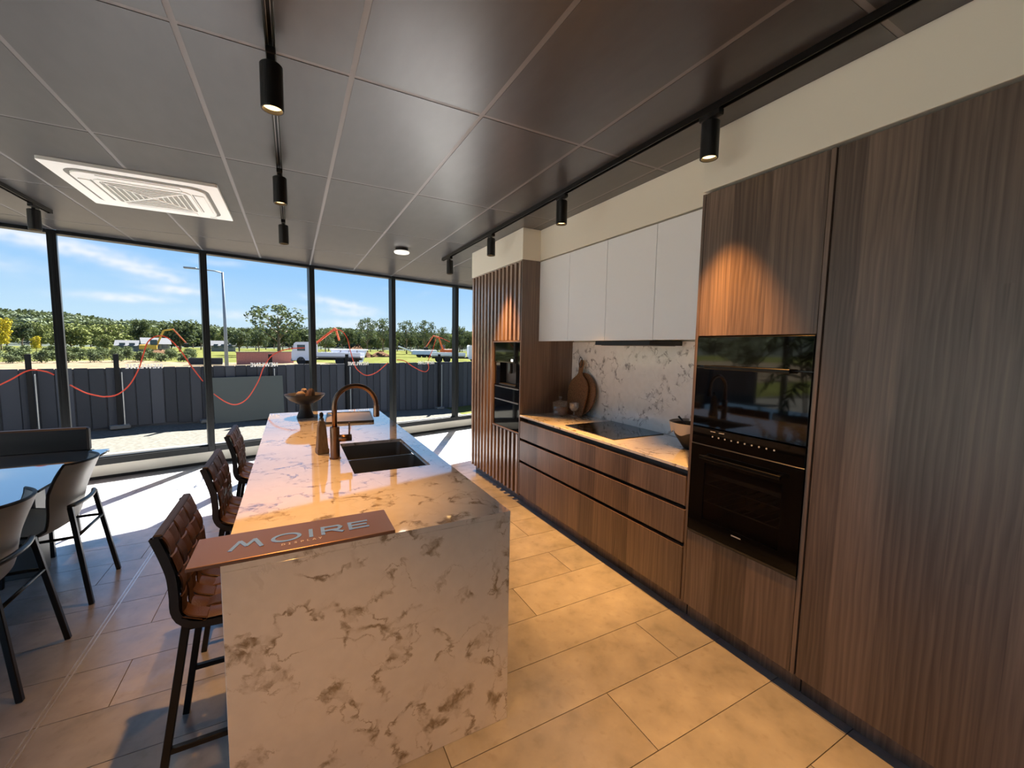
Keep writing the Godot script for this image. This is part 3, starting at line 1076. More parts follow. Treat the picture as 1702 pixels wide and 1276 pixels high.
func build_ovens() -> void:
	var c := thing("steam_oven", "upper black glass compact oven in the walnut tower", "oven", Vector3(2.0, 1.172, -1.262))
	slab(c, "body", Vector3(0.013, 0.0, -0.285), Vector3(0.55, 0.492, 0.285), M["oven_enamel"], 0.0)
	slab(c, "control_panel", Vector3(-0.006, 0.338, -0.293), Vector3(0.012, 0.494, 0.293), M["black_glass"], 0.002)
	var d := slab(c, "door", Vector3(-0.006, 0.003, -0.293), Vector3(0.012, 0.332, 0.293), M["black_glass"], 0.002)
	handle(d, Vector3(-0.009, 0.165, 0), 0.44)
	var o := thing("oven", "lower black glass oven with handle bar and row of controls in the walnut tower", "oven", Vector3(2.0, 0.56, -1.262))
	# the cavity behind the door: floor, roof, sides and back in grey enamel, two wire racks and a tray
	slab(o, "cavity_floor", Vector3(0.013, 0.02, -0.27), Vector3(0.46, 0.06, 0.27), M["oven_enamel"], 0.0)
	slab(o, "cavity_roof", Vector3(0.013, 0.45, -0.27), Vector3(0.46, 0.6, 0.27), M["oven_enamel"], 0.0)
	slab(o, "cavity_back", Vector3(0.44, 0.06, -0.27), Vector3(0.46, 0.45, 0.27), M["oven_enamel"], 0.0)
	for e in [-1.0, 1.0]:
		slab(o, "cavity_side", Vector3(0.013, 0.06, e * 0.25 - 0.02), Vector3(0.44, 0.45, e * 0.25 + 0.02), M["oven_enamel"], 0.0)
	for y in [0.19, 0.29]:
		var rk := begin()
		for k in 9:
			bar(rk, Vector3(0.03, y, -0.22 + k * 0.055), Vector3(0.42, y, -0.22 + k * 0.055), 0.004, 0.004, Vector3.UP, 0.0)
		bar(rk, Vector3(0.03, y, -0.228), Vector3(0.03, y, 0.228), 0.007, 0.007, Vector3.UP, 0.0)
		part(o, "rack", done(rk), M["oven_rack"])
	slab(o, "baking_tray", Vector3(0.04, 0.335, -0.215), Vector3(0.4, 0.36, 0.2), M["oven_rack"], 0.004)
	slab(o, "control_panel", Vector3(-0.006, 0.518, -0.293), Vector3(0.012, 0.608, 0.293), M["black_glass"], 0.002)
	slab(o, "trim_line", Vector3(-0.007, 0.512, -0.293), Vector3(0.006, 0.5155, 0.293), M["steel"], 0.0005)
	for k in 10:
		part(o, "control_mark", lathe([Vector2(0, 0), Vector2(0.0045, 0.0), Vector2(0.0045, 0.001), Vector2(0, 0.001)], 10, false), M["mark_grey"], Vector3(-0.0068, 0.569, -0.165 + k * 0.036), Basis(Vector3.FORWARD, -PI * 0.5))
	for k in 2:
		slab(o, "control_dash", Vector3(-0.0068, 0.594, -0.18 + k * 0.05), Vector3(-0.006, 0.598, -0.15 + k * 0.05), M["mark_grey"], 0.0)
	# the door: a glass frame round a window into the cavity
	var dr := part(o, "door", door_frame(), M["oven_glass"], Vector3(0, 0.2625, 0))
	handle(dr, Vector3(-0.009, 0.192, 0), 0.43)
	slab(dr, "window", Vector3(-0.004, -0.165, -0.205), Vector3(0.002, 0.155, 0.205), M["oven_window"], 0.0)
	slab(o, "maker_mark", Vector3(-0.0066, 0.073, -0.026), Vector3(-0.006, 0.079, 0.026), M["mark_grey"], 0.0)
	slab(o, "bottom_trim", Vector3(-0.006, 0.0, -0.293), Vector3(0.012, 0.012, 0.293), M["steel_dark"], 0.001)


func door_frame() -> ArrayMesh:
	# black glass round the window opening
	var s := begin()
	for q in [[-0.2475, -0.165, -0.293, 0.293], [0.155, 0.2475, -0.293, 0.293], [-0.165, 0.155, -0.293, -0.205], [-0.165, 0.155, 0.205, 0.293]]:
		add_box(s, Vector3(0.0, (q[0] + q[1]) * 0.5, (q[2] + q[3]) * 0.5), Vector3(0.012, q[1] - q[0], q[3] - q[2]), Basis(), 0.0)
	return done(s)


func handle(parent: Node, at: Vector3, length: float) -> void:
	var s := begin()
	add_box(s, at + Vector3(-0.03, 0, 0), Vector3(0.012, 0.02, length), Basis(), 0.003)
	for e in [-1.0, 1.0]:
		add_box(s, at + Vector3(-0.013, 0, e * (length * 0.5 - 0.02)), Vector3(0.032, 0.014, 0.014), Basis(), 0.002)
	part(parent, "handle", done(s), M["handle_black"])


func build_slatted_cabinet() -> void:
	var t := thing("slatted_cabinet", "tall walnut cabinet faced in vertical slats with a built-in coffee machine", "cabinet", Vector3(2.0, 0, -4.215))
	var lo := -0.645
	var hi := 0.635
	slab(t, "side_panel", Vector3(0.0, 0.09, hi - 0.018), Vector3(0.64, 2.448, hi), walnut(2), 0.001)
	slab(t, "side_panel", Vector3(0.045, 0.09, lo), Vector3(0.64, 2.448, lo + 0.018), walnut(1), 0.001)
	slab(t, "kickboard", Vector3(0.075, 0.0, lo), Vector3(0.09, 0.09, hi), M["walnut_0"], 0.001)
	# backing with an opening for the machine
	slab(t, "backing", Vector3(0.042, 0.09, lo + 0.018), Vector3(0.056, 2.44, -0.005), M["walnut_1"], 0.0)
	slab(t, "backing", Vector3(0.042, 1.655, -0.005), Vector3(0.056, 2.44, hi - 0.018), M["walnut_1"], 0.0)
	slab(t, "backing", Vector3(0.042, 0.09, -0.005), Vector3(0.056, 0.722, hi - 0.018), M["walnut_1"], 0.0)
	var pitch := 0.0915
	for k in 14:
		var z := lo + 0.012 + k * pitch
		if z + 0.042 > hi - 0.018:
			break
		if z < -0.02:
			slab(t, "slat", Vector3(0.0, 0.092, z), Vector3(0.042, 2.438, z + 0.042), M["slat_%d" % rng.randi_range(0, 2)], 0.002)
		else:
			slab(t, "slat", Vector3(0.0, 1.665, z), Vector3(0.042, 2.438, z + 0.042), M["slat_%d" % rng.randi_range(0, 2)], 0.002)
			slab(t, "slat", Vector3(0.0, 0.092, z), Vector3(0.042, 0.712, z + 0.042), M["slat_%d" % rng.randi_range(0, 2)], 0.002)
	slab(t, "opening_edge", Vector3(-0.002, 1.647, -0.012), Vector3(0.05, 1.660, hi - 0.018), walnut(0), 0.001)
	slab(t, "opening_edge", Vector3(-0.002, 0.715, -0.012), Vector3(0.05, 0.728, hi - 0.018), walnut(0), 0.001)
	slab(t, "opening_edge", Vector3(-0.002, 0.728, -0.012), Vector3(0.05, 1.647, -0.002), walnut(0), 0.001)
	# the machine
	var c := thing("coffee_machine", "black built-in coffee machine and warming drawer in the slatted cabinet", "coffee machine", Vector3(2.0, 0.73, -3.912))
	slab(c, "body", Vector3(0.10, 0.0, -0.30), Vector3(0.45, 0.916, 0.31), M["carcass_board"], 0.0)
	slab(c, "glass_front", Vector3(0.012, 0.775, -0.30), Vector3(0.022, 0.914, 0.31), M["black_glass"], 0.001)
	slab(c, "glass_front", Vector3(0.012, 0.0, -0.30), Vector3(0.022, 0.455, 0.31), M["black_glass"], 0.001)
	slab(c, "upper_front", Vector3(0.012, 0.70, -0.30), Vector3(0.03, 0.773, 0.31), M["black_glass"], 0.001)
	slab(c, "screen", Vector3(0.0112, 0.715, 0.1), Vector3(0.0119, 0.74, 0.145), M["screen_glow"], 0.0)
	slab(c, "side_wall", Vector3(0.02, 0.457, -0.30), Vector3(0.10, 0.70, -0.17), M["black_glass"], 0.001)
	slab(c, "side_wall", Vector3(0.02, 0.457, 0.2), Vector3(0.10, 0.70, 0.31), M["black_glass"], 0.001)
	part(c, "spout", lathe([Vector2(0, 0), Vector2(0.026, 0), Vector2(0.03, 0.02), Vector2(0.03, 0.11), Vector2(0, 0.11)], 18, false), M["steel_dark"], Vector3(0.055, 0.585, 0.0))
	slab(c, "drip_tray", Vector3(0.008, 0.457, -0.17), Vector3(0.10, 0.472, 0.2), M["steel_dark"], 0.001)
	slab(c, "handle", Vector3(0.004, 0.43, -0.27), Vector3(0.012, 0.442, 0.28), M["steel"], 0.002)
	slab(c, "handle", Vector3(0.004, 0.286, -0.27), Vector3(0.012, 0.298, 0.28), M["steel"], 0.002)


func build_worktop_things() -> void:
	# round board leaning in the corner, paddle board in front of it
	var lean := Basis(Vector3.BACK, -0.14)
	var rb := thing("serving_board", "large round dark wooden board leaning on the splashback", "board", Vector3(2.53, 0.92, -3.325))
	var s := begin()
	var disc := PackedVector2Array()
	for k in 40:
		disc.append(Vector2(0.215 + 0.215 * cos(TAU * k / 40.0), 0.215 * sin(TAU * k / 40.0)))
	var m := Basis(Vector3(0, 1, 0), Vector3(1, 0, 0), Vector3(0, 0, 1))     # x up, y towards the wall
	prism(s, disc, 0.0, 0.018)
	part(rb, "board", done(s), M["board_wood"], Vector3(0, 0.006, 0), lean * m)
	var pb := thing("paddle_board", "wooden paddle board with a handle leaning in front of the round board", "board", Vector3(2.485, 0.92, -3.335))
	s = begin()
	var pd := PackedVector2Array([Vector2(0.0, -0.1), Vector2(0.02, -0.12), Vector2(0.2, -0.155), Vector2(0.3, -0.15), Vector2(0.36, -0.11), Vector2(0.4, -0.05), Vector2(0.43, -0.026), Vector2(0.53, -0.03), Vector2(0.56, -0.015), Vector2(0.565, 0.0), Vector2(0.56, 0.015), Vector2(0.53, 0.03), Vector2(0.43, 0.026), Vector2(0.4, 0.05), Vector2(0.36, 0.11), Vector2(0.3, 0.15), Vector2(0.2, 0.155), Vector2(0.02, 0.12), Vector2(0.0, 0.1)])
	prism(s, pd, 0.0, 0.016)
	part(pb, "board", done(s), M["board_wood"], Vector3(0, 0.003, 0), lean * m)
	var lp := begin(true)
	var path := []
	for k in 25:
		var a := TAU * k / 24.0
		path.append(Vector3(0.062 + cos(a) * 0.0, 0.535 + 0.05 * cos(a), 0.028 * sin(a)))
	tube(lp, path, 0.0035, 6, false)
	part(pb, "cord_loop", done(lp), M["leather_edge"], Vector3(0.005, 0, 0))
	# cut glass jar with lid, and a small stemmed glass
	var j := thing("glass_jar", "squat ribbed glass jar with lid beside the wooden boards", "jar", Vector3(2.365, 0.92, -3.40))
	var prof := [Vector2(0, 0), Vector2(0.066, 0.0), Vector2(0.07, 0.006), Vector2(0.074, 0.03), Vector2(0.071, 0.05), Vector2(0.078, 0.07), Vector2(0.074, 0.095), Vector2(0.08, 0.115), Vector2(0.076, 0.125)]
	part(j, "vessel", lathe(prof, 14, false), M["jar_glass"])
	part(j, "contents", lathe([Vector2(0, 0.006), Vector2(0.064, 0.006), Vector2(0.066, 0.08), Vector2(0, 0.085)], 14), M["jar_fill"])
	part(j, "lid", lathe([Vector2(0.078, 0.126), Vector2(0.082, 0.132), Vector2(0.07, 0.142), Vector2(0.03, 0.152), Vector2(0.01, 0.155), Vector2(0.009, 0.165), Vector2(0.019, 0.178), Vector2(0.012, 0.192), Vector2(0, 0.194)], 14, false), M["jar_glass"])
	var g := thing("stemmed_glass", "small stemmed dessert glass standing beside the ribbed jar", "glass", Vector3(2.44, 0.92, -3.27))
	part(g, "foot", lathe([Vector2(0, 0), Vector2(0.036, 0), Vector2(0.036, 0.003), Vector2(0.008, 0.008), Vector2(0.006, 0.05), Vector2(0.012, 0.056)], 16), M["jar_glass"])
	part(g, "bowl", lathe([Vector2(0.006, 0.054), Vector2(0.03, 0.062), Vector2(0.046, 0.09), Vector2(0.05, 0.14), Vector2(0.047, 0.14), Vector2(0.043, 0.092), Vector2(0.028, 0.067), Vector2(0, 0.062)], 14, false), M["jar_glass"])
	# mixing bowl with a cloth round its rim
	var b := thing("mixing_bowl", "dark bowl wrapped in a beige cloth with a spoon beside the oven tower", "bowl", Vector3(2.42, 0.92, -1.885))
	part(b, "bowl", lathe([Vector2(0, 0), Vector2(0.055, 0), Vector2(0.06, 0.006), Vector2(0.115, 0.09), Vector2(0.145, 0.165), Vector2(0.138, 0.166), Vector2(0.108, 0.093), Vector2(0.05, 0.016), Vector2(0, 0.012)], 32), M["dark_bowl"])
	var grid := []
	for i in 7:
		var row := []
		for k in 29:
			var a := PI * 0.42 + PI * 1.15 * k / 28.0
			var v := i / 6.0
			var rr := 0.153 - 0.02 * v + 0.004 * sin(k * 1.7) * v
			row.append(Vector3(rr * cos(a + 0.5), 0.182 - 0.07 * v - 0.012 * sin(k * 0.8) * v, rr * sin(a + 0.5)))
		grid.append(row)
	part(b, "cloth", shell(grid, 0.006), M["linen"])
	var fold := begin(true)
	tube(fold, [Vector3(-0.02, 0.185, 0.155), Vector3(-0.045, 0.15, 0.165), Vector3(-0.05, 0.1, 0.15), Vector3(-0.03, 0.06, 0.13)], [0.012, 0.017, 0.015, 0.006], 8)
	part(b, "cloth_knot", done(fold), M["linen"])
	var sp := begin(true)
	tube(sp, [Vector3(0.03, 0.06, 0.05), Vector3(-0.02, 0.15, -0.03), Vector3(-0.055, 0.215, -0.08)], [0.004, 0.0045, 0.007], 8)
	part(b, "spoon", done(sp), M["black_metal"])


# ---------------------------------------------------------------- island

func build_island() -> void:
	var x0 := -0.209
	var x1 := 0.776
	var z0 := -4.55
	var z1 := -1.452
	var i := thing("kitchen_island", "long kitchen island in pale veined stone with a waterfall end", "island", Vector3((x0 + x1) * 0.5, 0, (z0 + z1) * 0.5))
	var c := i.position
	# top with a cut-out for the sink
	var sx0 := 0.268
	var sx1 := 0.676
	var sz0 := -2.975
	var sz1 := -2.237
	var s := begin()
	var cuts := [[x0, sx0, z0, z1], [sx1, x1, z0, z1], [sx0, sx1, z0, sz0], [sx0, sx1, sz1, z1]]
	for q in cuts:
		add_box(s, Vector3((q[0] + q[1]) * 0.5, 0.91, (q[2] + q[3]) * 0.5) - c, Vector3(q[1] - q[0], 0.02, q[3] - q[2]), Basis(), 0.0)
	part(i, "benchtop", done(s), M["marble"])
	slab(i, "edge_apron", Vector3(x0, 0.86, z0) - c, Vector3(x0 + 0.02, 0.9, z1 - 0.022) - c, M["marble"], 0.001)
	slab(i, "edge_apron", Vector3(x1 - 0.02, 0.86, z0) - c, Vector3(x1, 0.9, z1 - 0.022) - c, M["marble"], 0.001)
	slab(i, "waterfall_end", Vector3(x0, 0.0, z1 - 0.022) - c, Vector3(x1, 0.8995, z1) - c, M["marble"], 0.0015)
	slab(i, "waterfall_end", Vector3(x0, 0.0, z0) - c, Vector3(x1, 0.8995, z0 + 0.022) - c, M["marble"], 0.0015)
	slab(i, "knee_panel", Vector3(0.10, 0.09, z0 + 0.022) - c, Vector3(0.118, 0.8995, z1 - 0.022) - c, walnut(1), 0.001)
	for k in 5:
		var w := (z1 - z0 - 0.044) / 5.0
		var za := z0 + 0.022 + k * w
		slab(i, "door", Vector3(x1 - 0.062, 0.112, za + 0.0015) - c, Vector3(x1 - 0.042, 0.83, za + w - 0.0015) - c, walnut(), 0.0015)
	slab(i, "carcass_floor", Vector3(0.118, 0.09, z0 + 0.022) - c, Vector3(x1 - 0.062, 0.108, z1 - 0.022) - c, M["carcass_board"], 0.0)
	slab(i, "kickboard", Vector3(x1 - 0.1, 0.0, z0 + 0.022) - c, Vector3(x1 - 0.085, 0.09, z1 - 0.022) - c, M["walnut_0"], 0.001)
	slab(i, "kickboard", Vector3(0.13, 0.0, z0 + 0.022) - c, Vector3(0.145, 0.09, z1 - 0.022) - c, M["walnut_0"], 0.001)
	# undermount double sink
	var sk := thing("double_sink", "undermount double bowl steel sink let into the island", "sink", Vector3((sx0 + sx1) * 0.5, 0.90, (sz0 + sz1) * 0.5))
	var half := Vector2((sx1 - sx0) * 0.5, (sz1 - sz0) * 0.5)
	for k in 2:
		var za := -half.y + 0.006 + k * (half.y + 0.007)
		var zb := za + half.y - 0.019
		var b := begin()
		basin(b, Vector2(-half.x + 0.004, za), Vector2(half.x - 0.004, zb), 0.035, -0.19)
		var bowl := part(sk, "basin", done(b), M["sink_steel"])
		part(bowl, "waste", lathe([Vector2(0, -0.189), Vector2(0.04, -0.189), Vector2(0.043, -0.185), Vector2(0.03, -0.186), Vector2(0.0, -0.188)], 20), M["steel"], Vector3(0.03, 0.0, (za + zb) * 0.5))
	slab(sk, "divider", Vector3(-half.x + 0.004, -0.03, -0.013), Vector3(half.x - 0.004, -0.004, 0.013), M["steel"], 0.003)
	s = begin()
	ring_prism(s, rounded(Vector2(-half.x, -half.y), half, 0.01, 4), rounded(Vector2(-half.x + 0.006, -half.y + 0.006), half - Vector2(0.006, 0.006), 0.03, 4), -0.003, 0.0)
	part(sk, "rim", done(s), M["steel"])
	# tap
	var t := thing("mixer_tap", "brushed bronze gooseneck mixer tap behind the island sink", "tap", Vector3(0.207, 0.92, -2.60))
	part(t, "base_ring", lathe([Vector2(0, 0), Vector2(0.032, 0), Vector2(0.032, 0.004), Vector2(0.026, 0.006), Vector2(0, 0.006)], 28, false), M["bronze"])
	part(t, "body", lathe([Vector2(0, 0.004), Vector2(0.0265, 0.004), Vector2(0.0265, 0.186), Vector2(0.024, 0.19), Vector2(0, 0.19)], 28, false), M["bronze"])
	s = begin(true)
	var path := [Vector3(0, 0.18, 0), Vector3(0, 0.30, 0)]
	for k in 17:
		var a := PI - (PI * 1.0) * k / 16.0
		path.append(Vector3(0.118 + 0.118 * cos(a), 0.31 + 0.118 * sin(a), 0))
	path.append(Vector3(0.237, 0.28, 0))
	tube(s, path, 0.0145, 16)
	part(t, "spout", done(s), M["bronze"])
	part(t, "nozzle", lathe([Vector2(0, 0.215), Vector2(0.017, 0.215), Vector2(0.0185, 0.22), Vector2(0.0175, 0.285), Vector2(0, 0.287)], 20, false), M["bronze"], Vector3(0.237, 0.02, 0))
	s = begin(true)
	tube(s, [Vector3(0.02, 0.118, 0), Vector3(0.092, 0.118, 0)], 0.021, 20)
	part(t, "handle_barrel", done(s), M["bronze"])
	s = begin(true)
	tube(s, [Vector3(0.08, 0.13, 0), Vector3(0.08, 0.21, 0)], 0.005, 10)
	part(t, "lever", done(s), M["bronze"])
	# soap bottle
	var b2 := thing("soap_bottle", "tall tapering brown bottle with glass stopper beside the tap", "bottle", Vector3(0.146, 0.92, -2.76), 0.18)
	s = begin()
	var lv := [[0.0, 0.031], [0.004, 0.033], [0.03, 0.033], [0.034, 0.0295], [0.17, 0.021], [0.185, 0.016], [0.2, 0.0145]]
	for k in lv.size() - 1:
		var p: Array = lv[k]
		var q: Array = lv[k + 1]
		for n in 4:
			var ba := Basis(Vector3.UP, n * PI * 0.5)
			quad(s, ba * Vector3(-p[1], p[0], p[1]), ba * Vector3(p[1], p[0], p[1]), ba * Vector3(q[1], q[0], q[1]), ba * Vector3(-q[1], q[0], q[1]), ba * Vector3(0, 0.1, 1))
	quad(s, Vector3(-0.0145, 0.2, -0.0145), Vector3(0.0145, 0.2, -0.0145), Vector3(0.0145, 0.2, 0.0145), Vector3(-0.0145, 0.2, 0.0145), Vector3.UP)
	part(b2, "body", done(s), M["bottle_wood"])
	part(b2, "neck", lathe([Vector2(0.0, 0.2), Vector2(0.013, 0.2), Vector2(0.016, 0.206), Vector2(0.012, 0.222), Vector2(0, 0.222)], 16), M["steel"])
	part(b2, "stopper", lathe([Vector2(0, 0.222), Vector2(0.008, 0.222), Vector2(0.012, 0.236), Vector2(0.011, 0.25), Vector2(0.0, 0.258)], 16), M["black_metal"])
	# pedestal bowl and what lies in it
	var pb := thing("pedestal_bowl", "dark wooden bowl on a tapered foot at the far end of the island", "bowl", Vector3(0.09, 0.92, -4.20))
	part(pb, "foot", lathe([Vector2(0, 0), Vector2(0.072, 0), Vector2(0.074, 0.006), Vector2(0.05, 0.07), Vector2(0.045, 0.115), Vector2(0.055, 0.13), Vector2(0, 0.13)], 32), M["dark_bowl"])
	part(pb, "dish", lathe([Vector2(0, 0.125), Vector2(0.06, 0.128), Vector2(0.13, 0.165), Vector2(0.168, 0.208), Vector2(0.17, 0.216), Vector2(0.16, 0.215), Vector2(0.12, 0.178), Vector2(0.06, 0.15), Vector2(0, 0.145)], 40), M["dark_bowl"])
	var fruit := lathe([Vector2(0, -0.03), Vector2(0.026, -0.024), Vector2(0.04, -0.004), Vector2(0.038, 0.014), Vector2(0.022, 0.03), Vector2(0, 0.033)], 16)
	tag(part(self, "decorative_ball", fruit, M["stone_fruit"], Vector3(0.055, 1.13, -4.185)), "pale round ornament lying in the pedestal bowl", "ornament")
	var pod := lathe([Vector2(0, -0.03), Vector2(0.038, -0.03), Vector2(0.045, -0.02), Vector2(0.03, 0.03), Vector2(0.02, 0.05), Vector2(0.012, 0.046), Vector2(0, 0.04)], 9, false)
	tag(part(self, "seed_pod", pod, M["dried_pod"], Vector3(0.135, 1.135, -4.18), Basis(Vector3.FORWARD, 0.2)), "brown dried pod standing in the pedestal bowl", "ornament")
	tag(part(self, "seed_pod", pod, M["stone_fruit"], Vector3(0.085, 1.128, -4.275), Basis(Vector3.RIGHT, 0.3)), "pale dried pod at the back of the pedestal bowl", "ornament")
	# flat tray beyond the sink
	var tr := thing("drainer_tray", "flat pale tray with dark edge lying on the island beyond the tap", "tray", Vector3(0.445, 0.92, -4.0), -0.1)
	s = begin()
	prism(s, rounded(Vector2(-0.19, -0.26), Vector2(0.19, 0.26), 0.012, 3), 0.004, 0.014)
	part(tr, "plate", done(s), M["tray_wood"])
	s = begin()
	ring_prism(s, rounded(Vector2(-0.198, -0.268), Vector2(0.198, 0.268), 0.015, 3), rounded(Vector2(-0.19, -0.26), Vector2(0.19, 0.26), 0.012, 3), 0.0, 0.02)
	part(tr, "rim", done(s), M["steel_dark"])
	# lettered plate lying over the corner
	var pl := thing("sign_plate", "copper coloured plate lettered MOIRE DISPLAY lying over the island corner", "sign", Vector3(0.008, 0.9205, -1.556))
	slab(pl, "plate", Vector3(-0.301, 0.0, -0.104), Vector3(0.301, 0.012, 0.104), M["copper_plate"], 0.0015)
	# the word MOIRE in wide thin capitals, drawn stroke by stroke: (x, height) of each stroke's ends
	var strokes := {"M": [[0.0, 0.0, 0.022, 0.062], [0.022, 0.062, 0.043, 0.02], [0.043, 0.02, 0.064, 0.062], [0.064, 0.062, 0.086, 0.0]], "O": [], "I": [[0.0, 0.0, 0.0, 0.062]], "R": [[0.0, 0.0, 0.0, 0.062], [0.0, 0.057, 0.05, 0.057], [0.05, 0.057, 0.06, 0.042], [0.06, 0.042, 0.05, 0.026], [0.05, 0.026, 0.0, 0.026], [0.03, 0.026, 0.062, 0.0]], "E": [[0.0, 0.0, 0.0, 0.062], [0.0, 0.057, 0.06, 0.057], [0.0, 0.031, 0.055, 0.031], [0.0, 0.005, 0.06, 0.005]]}
	var starts := {"M": -0.2, "O": -0.085, "I": 0.032, "R": 0.07, "E": 0.16}
	for ch in starts:
		var ls := begin()
		var segs: Array = strokes[ch]
		if ch == "O":
			var po := PackedVector2Array()
			var pi := PackedVector2Array()
			for k in 32:
				var a := TAU * k / 32.0
				po.append(Vector2(0.042 + 0.046 * cos(a), -0.031 + 0.034 * sin(a)))
				pi.append(Vector2(0.042 + 0.0335 * cos(a), -0.031 + 0.0225 * sin(a)))
			ring_prism(ls, po, pi, 0.012, 0.0132)
		for g in segs:
			var lift := 0.0126 + 0.00012 * segs.find(g)
			var pa := Vector3(g[0], lift, -g[1])
			var pz := Vector3(g[2], lift, -g[3])
			var ex := (pz - pa).normalized() * 0.003
			bar(ls, pa - ex, pz + ex, 0.0125, 0.0012, Vector3.UP, 0.0)
		var lt := part(pl, "letter", done(ls), M["sky_tinted_letters"], Vector3(starts[ch], 0.0, 0.035))
		lt.set_meta("label", "letter with painted blue sky reflection, " + ch)
	var small := "DISPLAY"
	for k in 7:
		part(pl, "small_letter", lettering(small[k], 0.014, 0.001), M["pale_letters"], Vector3(-0.052 + k * 0.0185, 0.0124, 0.058), Basis(Vector3.RIGHT, -PI * 0.5))


func basin(s: SurfaceTool, lo: Vector2, hi: Vector2, r: float, depth: float) -> void:
	var top := rounded(lo, hi, r, 5)
	var low := rounded(lo + Vector2(0.012, 0.012), hi - Vector2(0.012, 0.012), r, 5)
	var mid := (lo + hi) * 0.5
	for i in top.size():
		var j := (i + 1) % top.size()
		var inw := Vector3(mid.x - top[i].x, 0, mid.y - top[i].y)
		quad(s, Vector3(top[i].x, -0.001, top[i].y), Vector3(top[j].x, -0.001, top[j].y), Vector3(low[j].x, depth, low[j].y), Vector3(low[i].x, depth, low[i].y), inw)
		tri(s, Vector3(low[i].x, depth, low[i].y), Vector3(low[j].x, depth, low[j].y), Vector3(mid.x, depth - 0.006, mid.y), Vector3.UP)


# ---------------------------------------------------------------- stools

